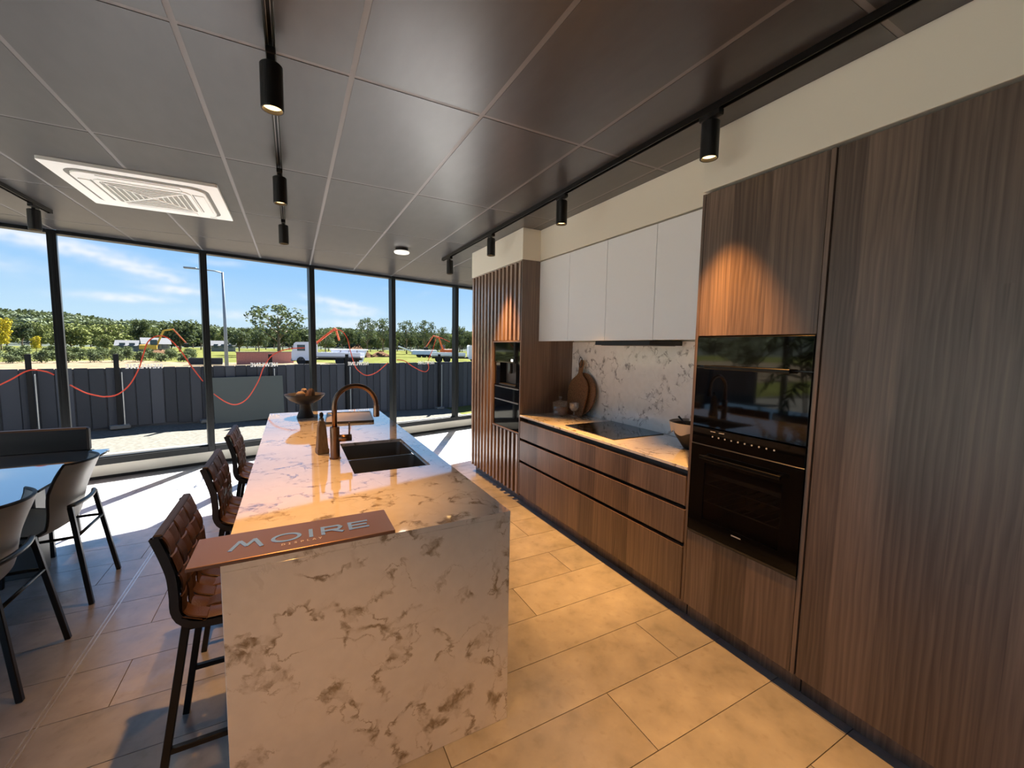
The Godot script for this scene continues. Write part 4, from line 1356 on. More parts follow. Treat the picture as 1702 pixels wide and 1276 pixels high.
func build_stools() -> void:
	var st := thing("bar_stool", "woven brown leather bar stool beside the lettered plate", "stool", Vector3(-0.16, 0, -1.885), 0.0, "woven leather bar stools along the island")
	var hw := 0.215
	# outline of the strapwork seen from the side: seat front, seat rear, up the back
	var prof := [Vector2(0.215, 0.635), Vector2(0.205, 0.652), Vector2(0.12, 0.654), Vector2(0.0, 0.648), Vector2(-0.10, 0.645), Vector2(-0.165, 0.655), Vector2(-0.19, 0.69), Vector2(-0.192, 0.75), Vector2(-0.197, 0.82), Vector2(-0.214, 0.89), Vector2(-0.236, 0.96)]
	var cv := Curve2D.new()
	for i in prof.size():
		var t: Vector2 = (prof[mini(i + 1, prof.size() - 1)] - prof[maxi(i - 1, 0)]) / 6.0
		cv.add_point(prof[i], -t, t)
	cv.bake_interval = 0.004
	var total := cv.get_baked_length()
	var n_long := 6
	var pitch := hw * 2.0 / n_long
	var n_cross := int(round(total / pitch))
	var step := total / n_cross
	# straps that run from seat to back
	for k in n_long:
		var z := -hw + (k + 0.5) * pitch
		var path := []
		var ups := []
		var m := n_cross * 6
		for q in m + 1:
			var d := total * q / m
			var p := cv.sample_baked(d)
			var p2 := cv.sample_baked(minf(d + 0.004, total))
			var p1 := cv.sample_baked(maxf(d - 0.004, 0.0))
			var tg := (p2 - p1).normalized()
			var nn := Vector2(-tg.y, tg.x) * -1.0
			if nn.dot(Vector2(0.3, 1.0)) < 0.0 and p.y < 0.7:
				nn = -nn
			var wv := sin(PI * (d / step)) * (1.0 if k % 2 == 0 else -1.0) * 0.0052
			var pos := p + nn * wv
			path.append(Vector3(pos.x, pos.y, z))
			ups.append(Vector3(nn.x, nn.y, 0))
		part(st, "strap", strip(path, Vector3.BACK, ups, pitch * 0.9, 0.004), M["leather_%d" % (k % 3)])
	# straps across
	for c in n_cross:
		var d := (c + 0.5) * step
		var p := cv.sample_baked(d)
		var p2 := cv.sample_baked(minf(d + 0.004, total))
		var p1 := cv.sample_baked(maxf(d - 0.004, 0.0))
		var tg := (p2 - p1).normalized()
		var nn := Vector2(tg.y, -tg.x)
		var path := []
		var ups := []
		for q in n_long * 6 + 1:
			var u := float(q) / (n_long * 6)
			var z := lerpf(-hw - 0.004, hw + 0.004, u)
			var wv := -sin(PI * (u * n_long)) * (1.0 if c % 2 == 0 else -1.0) * 0.0052
			var pos := p + nn * wv
			path.append(Vector3(pos.x, pos.y, z))
			ups.append(Vector3(nn.x, nn.y, 0))
		part(st, "cross_strap", strip(path, Vector3(tg.x, tg.y, 0), ups, step * 0.9, 0.004), M["leather_%d" % ((c + 1) % 3)])
	# side rails wrapped in leather
	for e in [-1.0, 1.0]:
		var path := []
		var ups := []
		for q in 49:
			var d := total * q / 48.0
			var p := cv.sample_baked(d)
			var tg := (cv.sample_baked(minf(d + 0.006, total)) - cv.sample_baked(maxf(d - 0.006, 0.0))).normalized()
			var nn := Vector2(-tg.y, tg.x)           # towards the back of the strapwork
			var at := p + nn * 0.006
			path.append(Vector3(at.x, at.y, e * (hw - 0.012)))
			ups.append(Vector3(nn.x, nn.y, 0))
		part(st, "side_rail", strip(path, Vector3.BACK, ups, 0.026, 0.026), M["leather_edge"])
	var tr := begin()
	bar(tr, Vector3(-0.243, 0.957, -hw), Vector3(-0.243, 0.957, hw), 0.026, 0.016, Vector3.UP, 0.006)
	part(st, "top_rail", done(tr), M["leather_edge"])
	# black steel frame
	for e in [-1.0, 1.0]:
		var s := begin()
		bar(s, Vector3(-0.185, 0.632, e * 0.195), Vector3(-0.285, 0.0, e * 0.215), 0.024, 0.024, Vector3.BACK, 0.002)
		part(st, "leg", done(s), M["frame_steel"])
		s = begin()
		bar(s, Vector3(0.185, 0.632, e * 0.195), Vector3(0.215, 0.0, e * 0.215), 0.024, 0.024, Vector3.BACK, 0.002)
		part(st, "leg", done(s), M["frame_steel"])
		s = begin()
		bar(s, Vector3(-0.253, 0.2, e * 0.208), Vector3(0.205, 0.2, e * 0.208), 0.02, 0.02, Vector3.UP, 0.002)
		part(st, "stretcher", done(s), M["frame_steel"])
		s = begin()
		bar(s, Vector3(-0.185, 0.622, e * 0.195), Vector3(0.185, 0.622, e * 0.195), 0.02, 0.02, Vector3.UP, 0.002)
		part(st, "seat_rail", done(s), M["frame_steel"])
	for x in [-0.185, 0.185]:
		var s := begin()
		bar(s, Vector3(x, 0.622, -0.195), Vector3(x, 0.622, 0.195), 0.02, 0.02, Vector3.UP, 0.002)
		part(st, "seat_rail", done(s), M["frame_steel"])
	var fr := begin()
	bar(fr, Vector3(0.203, 0.25, -0.207), Vector3(0.203, 0.25, 0.207), 0.02, 0.02, Vector3.UP, 0.002)
	part(st, "footrest", done(fr), M["frame_steel"])
	copy_of(st, Vector3(-0.16, 0, -2.72), 0.0, "woven leather bar stool standing between two others at the island")
	copy_of(st, Vector3(-0.16, 0, -3.55), 0.0, "woven leather bar stool nearest the glazing at the island")


# ---------------------------------------------------------------- dining

func shell_chair(label: String, at: Vector3, turn: float) -> Node3D:
	# faces -x: the back is on the +x side
	var ch := thing("dining_chair", label, "chair", at, turn, "grey shell dining chairs")
	var prof := [Vector2(-0.27, 0.455), Vector2(-0.25, 0.475), Vector2(-0.12, 0.465), Vector2(0.03, 0.445), Vector2(0.13, 0.445), Vector2(0.185, 0.48), Vector2(0.21, 0.56), Vector2(0.235, 0.66), Vector2(0.27, 0.76), Vector2(0.31, 0.855)]
	var cv := Curve2D.new()
	for i in prof.size():
		var t: Vector2 = (prof[mini(i + 1, prof.size() - 1)] - prof[maxi(i - 1, 0)]) / 6.0
		cv.add_point(prof[i], -t, t)
	var total := cv.get_baked_length()
	var grid := []
	for i in 27:
		var u := i / 26.0
		var p := cv.sample_baked(total * u)
		var row := []
		# half width along the profile: seat, then a back that widens and rounds off at the top
		var w := 0.215 + 0.02 * sin(PI * clampf(u * 1.6, 0, 1))
		if u > 0.9:
			w *= sqrt(maxf(0.0, 1.0 - pow((u - 0.9) / 0.115, 2.0) * 0.42))
		if u < 0.06:
			w *= 0.9 + 0.1 * u / 0.06
		for j in 17:
			var v := j / 8.0 - 1.0
			var lift := 0.05 * pow(absf(v), 3.0) * clampf(1.0 - u * 1.3, 0.0, 1.0)          # seat edges turn up
			var wrap := -0.085 * pow(absf(v), 2.2) * clampf((u - 0.35) * 2.2, 0.0, 1.0)     # back wraps round
			row.append(Vector3(p.x + wrap, p.y + lift, v * w))
		grid.append(row)
	part(ch, "seat_shell", shell(grid, 0.014), M["chair_shell"])
	var edge := begin(true)
	var ring := []
	for i in range(0, 27):
		ring.append(grid[i][0])
	for j in range(1, 17):
		ring.append(grid[26][j])
	for i in range(25, -1, -1):
		ring.append(grid[i][16])
	for j in range(15, -1, -1):
		ring.append(grid[0][j])
	tube(edge, ring, 0.0085, 6, false)
	part(ch, "piping", done(edge), M["chair_black"])
	for e in [-1.0, 1.0]:
		var s := begin()
		bar(s, Vector3(0.235, 0.6, e * 0.17), Vector3(0.315, 0.0, e * 0.222), 0.024, 0.024, Vector3.BACK, 0.003)
		part(ch, "leg", done(s), M["frame_steel"])
		s = begin()
		bar(s, Vector3(-0.2, 0.44, e * 0.19), Vector3(-0.25, 0.0, e * 0.222), 0.024, 0.024, Vector3.BACK, 0.003)
		part(ch, "leg", done(s), M["frame_steel"])
		s = begin(true)
		tube(s, [Vector3(-0.2, 0.425, e * 0.19), Vector3(0.0, 0.415, e * 0.195), Vector3(0.2, 0.42, e * 0.195), Vector3(0.262, 0.42, e * 0.189)], 0.009, 8)
		part(ch, "side_rail", done(s), M["frame_steel"])
	var hoop := begin(true)
	var hp := []
	for k in 15:
		var v := k / 7.0 - 1.0
		hp.append(Vector3(0.262 - 0.03 * pow(absf(v), 2.0), 0.602, v * 0.172))
	tube(hoop, hp, 0.013, 8)
	part(ch, "back_hoop", done(hoop), M["steel_dark"])
	var cr := begin(true)
	tube(cr, [Vector3(0.262, 0.42, -0.189), Vector3(0.262, 0.42, 0.189)], 0.009, 8)
	part(ch, "cross_rail", done(cr), M["frame_steel"])
	return ch


func build_dining() -> void:
	var t := thing("dining_table", "dining table with a glossy dark glass top mirroring the sky", "table", Vector3(-1.80, 0, -3.24))
	var s := begin()
	prism(s, rounded(Vector2(-0.52, -1.03), Vector2(0.52, 1.03), 0.02, 4), 0.735, 0.75)
	part(t, "table_top", done(s), M["table_glass"])
	s = begin()
	prism(s, rounded(Vector2(-0.44, -0.95), Vector2(0.44, 0.95), 0.02, 4), 0.70, 0.7345)
	part(t, "apron", done(s), M["pedestal_grey"])
	for z in [-0.66, 0.85]:
		slab(t, "pedestal", Vector3(-0.26, 0.0, z - 0.07), Vector3(0.26, 0.70, z + 0.07), M["pedestal_grey"], 0.006)
	shell_chair("grey shell chair with black legs nearer the window at the dining table", Vector3(-1.43, 0, -3.5), 0.0)
	shell_chair("grey shell chair with black legs at the dining table, away from the window", Vector3(-1.415, 0, -2.715), 0.0)
	# armchair at the head of the table
	var a := thing("head_chair", "black leather chair with a straight padded back at the table's window end", "chair", Vector3(-1.76, 0, -4.52))
	slab(a, "backrest", Vector3(-0.29, 0.70, -0.035), Vector3(0.285, 0.892, 0.025), M["chair_black"], 0.012)
	slab(a, "back_rail", Vector3(-0.295, 0.684, -0.03), Vector3(0.30, 0.702, 0.03), M["chair_black"], 0.004)
	slab(a, "seat", Vector3(-0.25, 0.41, 0.0), Vector3(0.2, 0.47, 0.40), M["chair_black"], 0.015)
	for e in [-1.0, 1.0]:
		slab(a, "upright", Vector3(e * 0.16 - 0.013, 0.40, -0.02), Vector3(e * 0.16 + 0.013, 0.69, 0.006), M["frame_steel"], 0.003)
		var s2 := begin()
		bar(s2, Vector3(e * 0.16, 0.41, 0.0), Vector3(e * 0.17, 0.0, -0.04), 0.026, 0.026, Vector3.BACK, 0.002)
		part(a, "leg", done(s2), M["frame_steel"])
		s2 = begin()
		bar(s2, Vector3(e * 0.16, 0.41, 0.37), Vector3(e * 0.17, 0.0, 0.39), 0.026, 0.026, Vector3.BACK, 0.002)
		part(a, "leg", done(s2), M["frame_steel"])
	# tall potted plant in the glazed corner, mirrored in the oven glass
	var p := thing("potted_palm", "tall leafy palm in a grey pot by the left hand glazing", "plant", Vector3(-3.2, 0, -3.5))
	part(p, "pot", lathe([Vector2(0, 0), Vector2(0.2, 0), Vector2(0.26, 0.5), Vector2(0.235, 0.5), Vector2(0.22, 0.45), Vector2(0, 0.45)], 24), M["pedestal_grey"])
	s = begin(true)
	for k in 7:
		var a2 := k * 2.399
		tube(s, [Vector3(0.05 * cos(a2), 0.44, 0.05 * sin(a2)), Vector3(0.1 * cos(a2), 1.0, 0.1 * sin(a2)), Vector3(0.2 * cos(a2), 1.5 + 0.05 * k, 0.2 * sin(a2))], 0.012, 6)
	part(p, "stem", done(s), M["bark"])
	for k in 16:
		var a3 := k * 2.399
		var hgt := 1.05 + 0.06 * k
		var path := []
		var l := 0.55 + 0.2 * sin(k * 1.3)
		var fr := begin()
		for q in 9:
			var u := q / 8.0
			path.append(Vector3(cos(a3) * (0.1 + l * u), hgt + 0.5 * u - 0.75 * u * u, sin(a3) * (0.1 + l * u)))
		var side := Vector3(-sin(a3), 0, cos(a3))
		for q in range(1, 9):
			for e in [-1.0, 1.0]:
				var tip: Vector3 = path[q] + side * e * 0.22 * sin(PI * (0.15 + 0.8 * q / 9.0)) + Vector3(0, -0.05, 0) + (path[q] - path[q - 1]) * 0.8
				tri(fr, path[q - 1], path[q], tip, Vector3.UP)
		part(p, "frond", done(fr), M["leaf_pot"])


# ---------------------------------------------------------------- outside

func yard_y(x: float) -> float:
	return clampf(-0.36 - 0.055 * (x + 3.0), -0.86, -0.36)


func fence_z(x: float) -> float:
	return -11.7 - 0.355 * (x + 4.9)


func ground_strip(n: String, d0: float, d1: float, lift: float, mat: Material, label: String, category: String) -> void:
	# a strip of ground parallel to the fence, d metres this side of it
	var nrm := Vector2(0.355, 1.0).normalized()
	var s := begin(true)
	var xs := []
	for k in 41:
		xs.append(-38.0 + k * 1.75)
	for k in xs.size() - 1:
		var q := []
		for c in [[xs[k], d0], [xs[k + 1], d0], [xs[k + 1], d1], [xs[k], d1]]:
			var px: float = c[0] + nrm.x * c[1]
			var pz: float = fence_z(c[0]) + nrm.y * c[1]
			q.append(Vector3(px, yard_y(px) + lift, pz))
		quad(s, q[0], q[1], q[2], q[3], Vector3.UP)
		if lift > 0.0:
			for e in [[0, 1, -1.0], [2, 3, 1.0]]:
				var dn := Vector3(0, -0.2, 0)
				quad(s, q[e[0]], q[e[1]], q[e[1]] + dn, q[e[0]] + dn, Vector3(nrm.x, 0, nrm.y) * e[2])
	var o := part(self, n, done(s), mat)
	o.set_meta("label", label)
	o.set_meta("category", category)
	o.set_meta("kind", "structure")


func build_outside() -> void:
	ground_strip("footpath", 3.95, 22.0, 0.0, M["footpath"], "pale concrete apron below the glazing", "footpath")
	ground_strip("road_edge", 3.0, 3.95, -0.012, M["asphalt"], "grey asphalt strip beyond the concrete apron", "road")
	ground_strip("kerb", 2.85, 3.0, 0.05, M["kerb"], "pale kerb between road edge and verge", "kerb")
	ground_strip("verge", -1.5, 2.85, 0.0, M["verge_gravel"], "rough gravel verge along the foot of the black fence", "verge")
	var s := begin(true)
	for i in 34:
		var x0 := -1200.0 + i * 75.0
		quad(s, Vector3(x0, YARD, -13.0), Vector3(x0 + 75.0, YARD, -13.0), Vector3(x0 + 75.0, YARD, -1500.0), Vector3(x0, YARD, -1500.0), Vector3.UP)
	quad(s, Vector3(-1200, YARD, -13), Vector3(-30, YARD, -13), Vector3(-30, YARD, 600), Vector3(-1200, YARD, 600), Vector3.UP)
	quad(s, Vector3(30, YARD - 0.1, -13), Vector3(1200, YARD - 0.1, -13), Vector3(1200, YARD - 0.1, 600), Vector3(30, YARD - 0.1, 600), Vector3.UP)
	var field := part(self, "field", done(s), M["field_grass"])
	field.set_meta("kind", "structure")
	tag(field, "open grassy field beyond the black fence", "field")
	s = begin()
	var edge := PackedVector2Array()
	for k in 30:
		edge.append(Vector2(-90.0 + k * 6.5, -60.0 - 5.0 * sin(k * 0.7) - 4.0 * sin(k * 1.9) + (8.0 if k > 16 else 0.0)))
	for k in range(29, -1, -1):
		edge.append(Vector2(-90.0 + k * 6.5, -19.0))
	prism(s, edge, YARD - 0.05, YARD + 0.03)
	var dirt := part(self, "dirt_track", done(s), M["field_dirt"])
	dirt.set_meta("kind", "structure")
	tag(dirt, "bare earth strip along the far side of the fence", "ground")
	s = begin()
	prism(s, PackedVector2Array([Vector2(-34, 24), Vector2(LEFT - 1.2, 24), Vector2(LEFT - 1.2, -5.4), Vector2(-34, -1.0)]), -0.45, -0.06)  # unseen slab added to throw sunlight in through the left glazing
	var apron := part(self, "added_bounce_slab", done(s), M["added_bounce_concrete"])
	apron.set_meta("kind", "structure")
	tag(apron, "unseen pale slab added beside the left hand glazing to bounce sunlight inside", "ground")
	build_fence()
	build_site()
	build_trees()


func build_fence() -> void:
	var f := thing("site_fence", "long black boarded site fence with posts rising above it", "fence", Vector3(0, 0, 0))
	var dirv := Vector3(1, 0, -0.355).normalized()
	var turn := atan2(0.355, 1.0)
	var b := Basis(Vector3.UP, turn)
	var l := 0.0
	var k := 0
	while l < 26.0:
		var w := 0.245 + 0.02 * sin(k * 2.3)
		var p := Vector3(-11.5, 0, fence_z(-11.5)) + dirv * (l + w * 0.5)
		var base := yard_y(p.x) + 0.03 + 0.012 * sin(k * 1.7)
		var top := 1.0 + 0.006 * sin(k * 0.9)
		var off := 0.022 * ((k % 2) * 2 - 1) * 0.5
		part(f, "fence_board", cbox(Vector3(w - 0.018, snappedf(top - base, 0.02), 0.02), 0.004), M["fence_%d" % ((k * 7 + k / 3) % 4)], Vector3(p.x, (top + base) * 0.5, p.z + off), b)
		l += w
		k += 1
	for px in [-9.0, -6.6, -4.64, -3.45, -1.92, -0.55, 1.5, 4.9, 8.2, 11.0]:
		var y := yard_y(px)
		var z := fence_z(px) + 0.07
		part(f, "post", cbox(Vector3(0.085, 1.3 - y, 0.06), 0.004), M["fence_post"], Vector3(px, (1.3 + y) * 0.5, z), b)
		part(f, "stay", cbox(Vector3(0.022, 0.9 - y, 0.02), 0.003), M["fence_stay"], Vector3(px + 0.09, (0.9 + y) * 0.5, z + 0.03), b)
		part(f, "footing", cbox(Vector3(0.34, 0.09, 0.22), 0.02), M["kerb"], Vector3(px, y + 0.045, z + 0.02), b)
	part(f, "backing", cbox(Vector3(26.0, 1.9, 0.01), 0.0), M["fence_1"], Vector3(-11.5, 0.03, fence_z(-11.5)) + dirv * 13.0 + Vector3(0, 0, -0.03), b)
	for r in [0.86, 0.1]:
		part(f, "rail", cbox(Vector3(26.0, 0.06, 0.03), 0.003), M["fence_2"], Vector3(-11.5, r, fence_z(-11.5)) + dirv * 13.0 + Vector3(0, 0, -0.04), b)
	var sh := part(self, "leaning_sheet", cbox(Vector3(1.62, 1.16, 0.012), 0.002), M["sheet_grey"], Vector3(-1.02, yard_y(-1.0) + 0.60, fence_z(-1.02) + 0.24), b * Basis(Vector3.RIGHT, -0.07))
	tag(sh, "plain grey green sheet leaning against the black fence", "sheet")


func truck(label: String, at: Vector3, turn: float, crane: bool) -> void:
	# nose points along -x
	var t := thing("truck", label, "truck", at, turn, "white trucks on the site")
	var s := begin()
	var prof := PackedVector2Array([Vector2(0, 0.55), Vector2(0.0, 1.35), Vector2(0.28, 2.45), Vector2(0.5, 2.62), Vector2(1.9, 2.66), Vector2(2.0, 2.5), Vector2(2.0, 0.55)])
	var m := Basis(Vector3(1, 0, 0), Vector3(0, 0, 1), Vector3(0, 1, 0))
	prism(s, prof, -1.1, 1.1)
	part(t, "cab", done(s), M["truck_white"], Vector3.ZERO, m)
	part(t, "windscreen", cbox(Vector3(0.03, 0.92, 1.9), 0.0), M["truck_glass"], Vector3(0.135, 1.93, 0), Basis(Vector3.BACK, -0.25))
	for e in [-1.0, 1.0]:
		part(t, "side_window", cbox(Vector3(0.85, 0.68, 0.03), 0.005), M["truck_glass"], Vector3(1.05, 1.98, e * 1.105))
		part(t, "mirror", cbox(Vector3(0.08, 0.4, 0.2), 0.02), M["tyre"], Vector3(0.15, 2.0, e * 1.25))
	slab(t, "bumper", Vector3(-0.08, 0.45, -1.1), Vector3(0.1, 0.75, 1.1), M["truck_grey"], 0.02)
	slab(t, "chassis", Vector3(1.9, 0.6, -0.45), Vector3(7.4, 0.85, 0.45), M["tyre"], 0.0)
	for x in [1.0, 5.2, 6.4]:
		for e in [-1.0, 1.0]:
			var wb := Basis(Vector3.RIGHT, PI * 0.5)
			part(t, "wheel", lathe([Vector2(0, -0.15), Vector2(0.46, -0.15), Vector2(0.5, -0.1), Vector2(0.5, 0.1), Vector2(0.46, 0.15), Vector2(0, 0.15)], 20, false), M["tyre"], Vector3(x, 0.5, e * 0.95), wb)
	slab(t, "tray", Vector3(2.5, 0.9, -1.15), Vector3(7.5, 1.05, 1.15), M["truck_grey"], 0.01)
	for e in [-1.0, 1.0]:
		slab(t, "side_board", Vector3(2.5, 1.05, e * 1.13 - 0.03), Vector3(7.5, 1.5, e * 1.13 + 0.03), M["truck_white"], 0.01)
	if crane:
		s = begin()
		bar(s, Vector3(2.3, 1.0, 0), Vector3(2.3, 2.6, 0), 0.3, 0.3, Vector3.BACK, 0.02)
		part(t, "crane_post", done(s), M["truck_grey"])
		s = begin()
		bar(s, Vector3(2.3, 2.5, 0), Vector3(4.5, 4.3, 0), 0.24, 0.22, Vector3.BACK, 0.02)
		part(t, "crane_boom", done(s), M["crane_orange"])
		s = begin()
		bar(s, Vector3(4.5, 4.3, 0), Vector3(4.9, 2.9, 0), 0.18, 0.16, Vector3.BACK, 0.02)
		part(t, "crane_jib", done(s), M["crane_orange"])


func build_site() -> void:
	truck("white crane truck standing behind the fence below the big gum tree", Vector3(0.25, YARD, -54.0), -0.35, true)
	truck("white truck standing behind the fence by the slatted cabinet's window", Vector3(25.6, YARD, -58.5), PI - 0.25, false)
	# pale blue skip bin
	var sk := thing("skip_bin", "pale blue skip bin parked beside the crane truck", "skip", Vector3(6.6, YARD, -58.0), -0.2)
	var s := begin()
	prism(s, PackedVector2Array([Vector2(-1.6, 0.15), Vector2(1.6, 0.15), Vector2(2.2, 1.75), Vector2(-2.2, 1.75)]), -0.9, 0.9)
	var m := Basis(Vector3(1, 0, 0), Vector3(0, 0, 1), Vector3(0, 1, 0))
	part(sk, "body", done(s), M["tray_blue"], Vector3.ZERO, m)
	slab(sk, "rim", Vector3(-2.25, 1.7, -0.95), Vector3(2.25, 1.82, 0.95), M["truck_white"], 0.01)
	for x in [-1.0, 0.0, 1.0]:
		slab(sk, "rib", Vector3(x - 0.05, 0.2, 0.9), Vector3(x + 0.05, 1.7, 0.96), M["truck_grey"], 0.005)
	# brick wall, coursed
	var bw := thing("brick_wall", "low red brick wall standing behind the fence", "wall", Vector3(-2.7, YARD, -56.5), 0.68)
	slab(bw, "core", Vector3(-3.5, 0.0, -0.08), Vector3(3.5, 1.36, 0.08), M["brick_red"], 0.0)
	for k in 12:
		slab(bw, "course", Vector3(-3.52, 0.02 + k * 0.112, -0.1), Vector3(3.52, 0.115 + k * 0.112, 0.1), M["brick_red"], 0.01)
	slab(bw, "capping", Vector3(-3.6, 1.36, -0.14), Vector3(3.6, 1.45, 0.14), M["sand"], 0.01)
	# low dark trough beside it
	var lt := thing("steel_trough", "low dark steel trough lying behind the fence by the lamp post", "trough", Vector3(-8.0, YARD, -53.0), 0.1)
	slab(lt, "base", Vector3(-1.4, 0.1, -0.4), Vector3(1.4, 0.25, 0.4), M["fence_2"], 0.01)
	for e in [-1.0, 1.0]:
		slab(lt, "side", Vector3(-1.4, 0.25, e * 0.4 - 0.03), Vector3(1.4, 0.78, e * 0.4 + 0.03), M["fence_2"], 0.01)
		slab(lt, "end", Vector3(e * 1.4 - 0.03, 0.25, -0.4), Vector3(e * 1.4 + 0.03, 0.78, 0.4), M["fence_2"], 0.01)
	# street lamp
	var lp := thing("street_lamp", "tall grey street lamp with a long arm behind the fence", "lamp post", Vector3(-4.35, YARD, -37.0), 0.0)
	s = begin(true)
	tube(s, [Vector3(0, 0, 0), Vector3(0, 4, 0), Vector3(-0.03, 7.5, 0)], [0.13, 0.1, 0.06], 12)
	part(lp, "pole", done(s), M["lamp_post"])
	s = begin(true)
	tube(s, [Vector3(-0.03, 7.45, 0), Vector3(-0.5, 7.56, 0), Vector3(-1.6, 7.6, 0)], 0.045, 8)
	part(lp, "arm", done(s), M["lamp_post"])
	part(lp, "lamp_head", cbox(Vector3(0.75, 0.12, 0.26), 0.04), M["lamp_post"], Vector3(-1.9, 7.62, 0))
	# yellow loader with raised arm on the left, and an orange excavator on the right
	digger("yellow and red excavator with its arm bent, working in front of the dark tree", Vector3(-24.5, YARD, -104.0), 0.2, M["crane_yellow"])
	digger("orange excavator with raised arm working by the far right trees", Vector3(33.5, YARD, -98.0), PI + 0.2, M["crane_orange"])
	# low flat trailer with ramps
	var tl := thing("ramp_trailer", "white and blue trailer with raised ramp out on the green field", "trailer", Vector3(23.5, YARD, -88.0), -0.1)
	slab(tl, "deck", Vector3(-1.0, 0.6, -1.1), Vector3(4.2, 1.5, 1.1), M["tray_blue"], 0.03)
	slab(tl, "ramp", Vector3(-3.8, 1.5, -1.0), Vector3(-0.4, 1.75, 1.0), M["truck_white"], 0.03).rotation.z = -0.36
	for x in [0.5, 1.6, 2.7]:
		for e in [-1.0, 1.0]:
			part(tl, "wheel", lathe([Vector2(0, -0.12), Vector2(0.4, -0.12), Vector2(0.42, 0.0), Vector2(0.4, 0.12), Vector2(0, 0.12)], 16, false), M["tyre"], Vector3(x, 0.42, e * 0.95), Basis(Vector3.RIGHT, PI * 0.5))
	# soil heaps
	for h in [[11.3, -86.0, 2.6, 2.4, "tall brown heap of soil and roots on the field"], [16.4, -90.0, 2.2, 1.2, "low brown heap of soil beside the taller heap"], [-19.5, -88.0, 3.0, 1.1, "low heap of dark soil by the yellow excavator"]]:
		var g := []
		for i in 10:
			var row := []
			for j in 18:
				var a := TAU * j / 17.0
				var r := i / 9.0
				var lump := 1.0 + 0.16 * sin(j * 1.9 + i) + 0.1 * sin(j * 3.1 + i * 2.2)
				row.append(Vector3(h[2] * r * lump * cos(a), h[3] * pow(1.0 - r, 0.8) * (1.0 + 0.12 * sin(j * 2.3 + i * 1.7)), h[2] * r * lump * sin(a)))
			g.append(row)
		tag(part(self, "soil_heap", shell(g, 0.05), M["mound_soil"], Vector3(h[0], YARD, h[1])), h[4], "heap", "soil heaps on the site")
	house("small pale gabled house below the ridge, beside the dark tree", Vector3(-26.9, YARD, -118.5), 0.3, Vector3(4.5, 1.9, 4.5), M["house_wall"])
	house("long grey blue shed beyond the scrub, left of the gabled house", Vector3(-32.6, YARD, -126.0), 0.15, Vector3(5.5, 1.4, 4.0), M["shed_wall"])
	house("pale low house behind the lamp post", Vector3(-17.0, YARD, -140.0), 0.1, Vector3(5.5, 1.6, 4.5), M["house_wall"])


func digger(label: String, at: Vector3, turn: float, mat: Material) -> void:
	var d := thing("excavator", label, "excavator", at, turn, "excavators on the site")
	for e in [-1.0, 1.0]:
		slab(d, "crawler", Vector3(-1.5, 0.0, e * 0.95 - 0.28), Vector3(1.5, 0.75, e * 0.95 + 0.28), M["tyre"], 0.2)
	slab(d, "house", Vector3(-1.5, 0.85, -1.1), Vector3(1.1, 1.75, 1.1), mat, 0.1)
	slab(d, "cab", Vector3(0.1, 1.75, 0.1), Vector3(1.2, 2.75, 1.05), M["truck_glass"], 0.08)
	var s := begin()
	bar(s, Vector3(1.0, 1.5, -0.3), Vector3(2.2, 4.6, -0.3), 0.32, 0.36, Vector3.BACK, 0.03)
	bar(s, Vector3(2.2, 4.6, -0.3), Vector3(3.6, 4.9, -0.3), 0.3, 0.34, Vector3.BACK, 0.03)
	part(d, "boom", done(s), mat)
	s = begin()
	bar(s, Vector3(3.6, 5.0, -0.3), Vector3(5.6, 2.2, -0.3), 0.24, 0.26, Vector3.BACK, 0.03)
	part(d, "stick", done(s), M["crane_orange"])
	slab(d, "bucket", Vector3(5.2, 1.3, -0.75), Vector3(6.0, 2.2, 0.15), M["tyre"], 0.1)


func house(label: String, at: Vector3, turn: float, size: Vector3, mat: Material) -> void:
	var h := thing("distant_house", label, "house", at, turn, "low buildings below the ridge")
	slab(h, "wall", Vector3(-size.x * 0.5, 0, -size.z * 0.5), Vector3(size.x * 0.5, size.y, size.z * 0.5), mat, 0.02)
	var s := begin()
	var r := size.z * 0.5 + 0.4
	prism(s, PackedVector2Array([Vector2(-r, size.y - 0.05), Vector2(r, size.y - 0.05), Vector2(0, size.y + r * 0.5)]), -size.x * 0.5 - 0.3, size.x * 0.5 + 0.3)
	part(h, "roof", done(s), M["house_roof"], Vector3.ZERO, Basis(Vector3(0, 0, 1), Vector3(1, 0, 0), Vector3(0, 1, 0)))
	for k in 3:
		var x := size.x * (-0.3 + 0.3 * k)
		slab(h, "window", Vector3(x - 0.5, 1.0, size.z * 0.5), Vector3(x + 0.5, 2.0, size.z * 0.5 + 0.06), M["truck_glass"], 0.0)


func crown(sd: int, blobs: int, per: int, leaf: float, spread: Vector3, low: float) -> ArrayMesh:
	# unit crown: leaves in clumps, height 0..1, width 1
	var r := RandomNumberGenerator.new()
	r.seed = sd
	var s := begin()
	for b in blobs:
		var a := r.randf() * TAU
		var rad := sqrt(r.randf()) * 0.36
		var y := low + (1.0 - low) * (0.2 + 0.66 * r.randf())
		rad *= sqrt(clampf(1.15 - pow((y - low - (1.0 - low) * 0.4) / ((1.0 - low) * 0.62), 2.0), 0.1, 1.0))
		var c := Vector3(cos(a) * rad, y, sin(a) * rad)
		for k in per:
			var d := Vector3(r.randfn(), r.randfn(), r.randfn()).normalized() * pow(r.randf(), 0.4)
			var p := c + d * spread
			var n := (d + Vector3(r.randfn(), r.randfn() + 0.4, r.randfn()) * 0.7).normalized()
			var u := n.cross(Vector3(r.randfn(), r.randfn(), r.randfn())).normalized() * leaf * r.randf_range(0.6, 1.3)
			var v := n.cross(u).normalized() * leaf * r.randf_range(0.5, 1.0)
			quad(s, p - u, p + v * 0.8, p + u, p - v, n)
	return done(s)


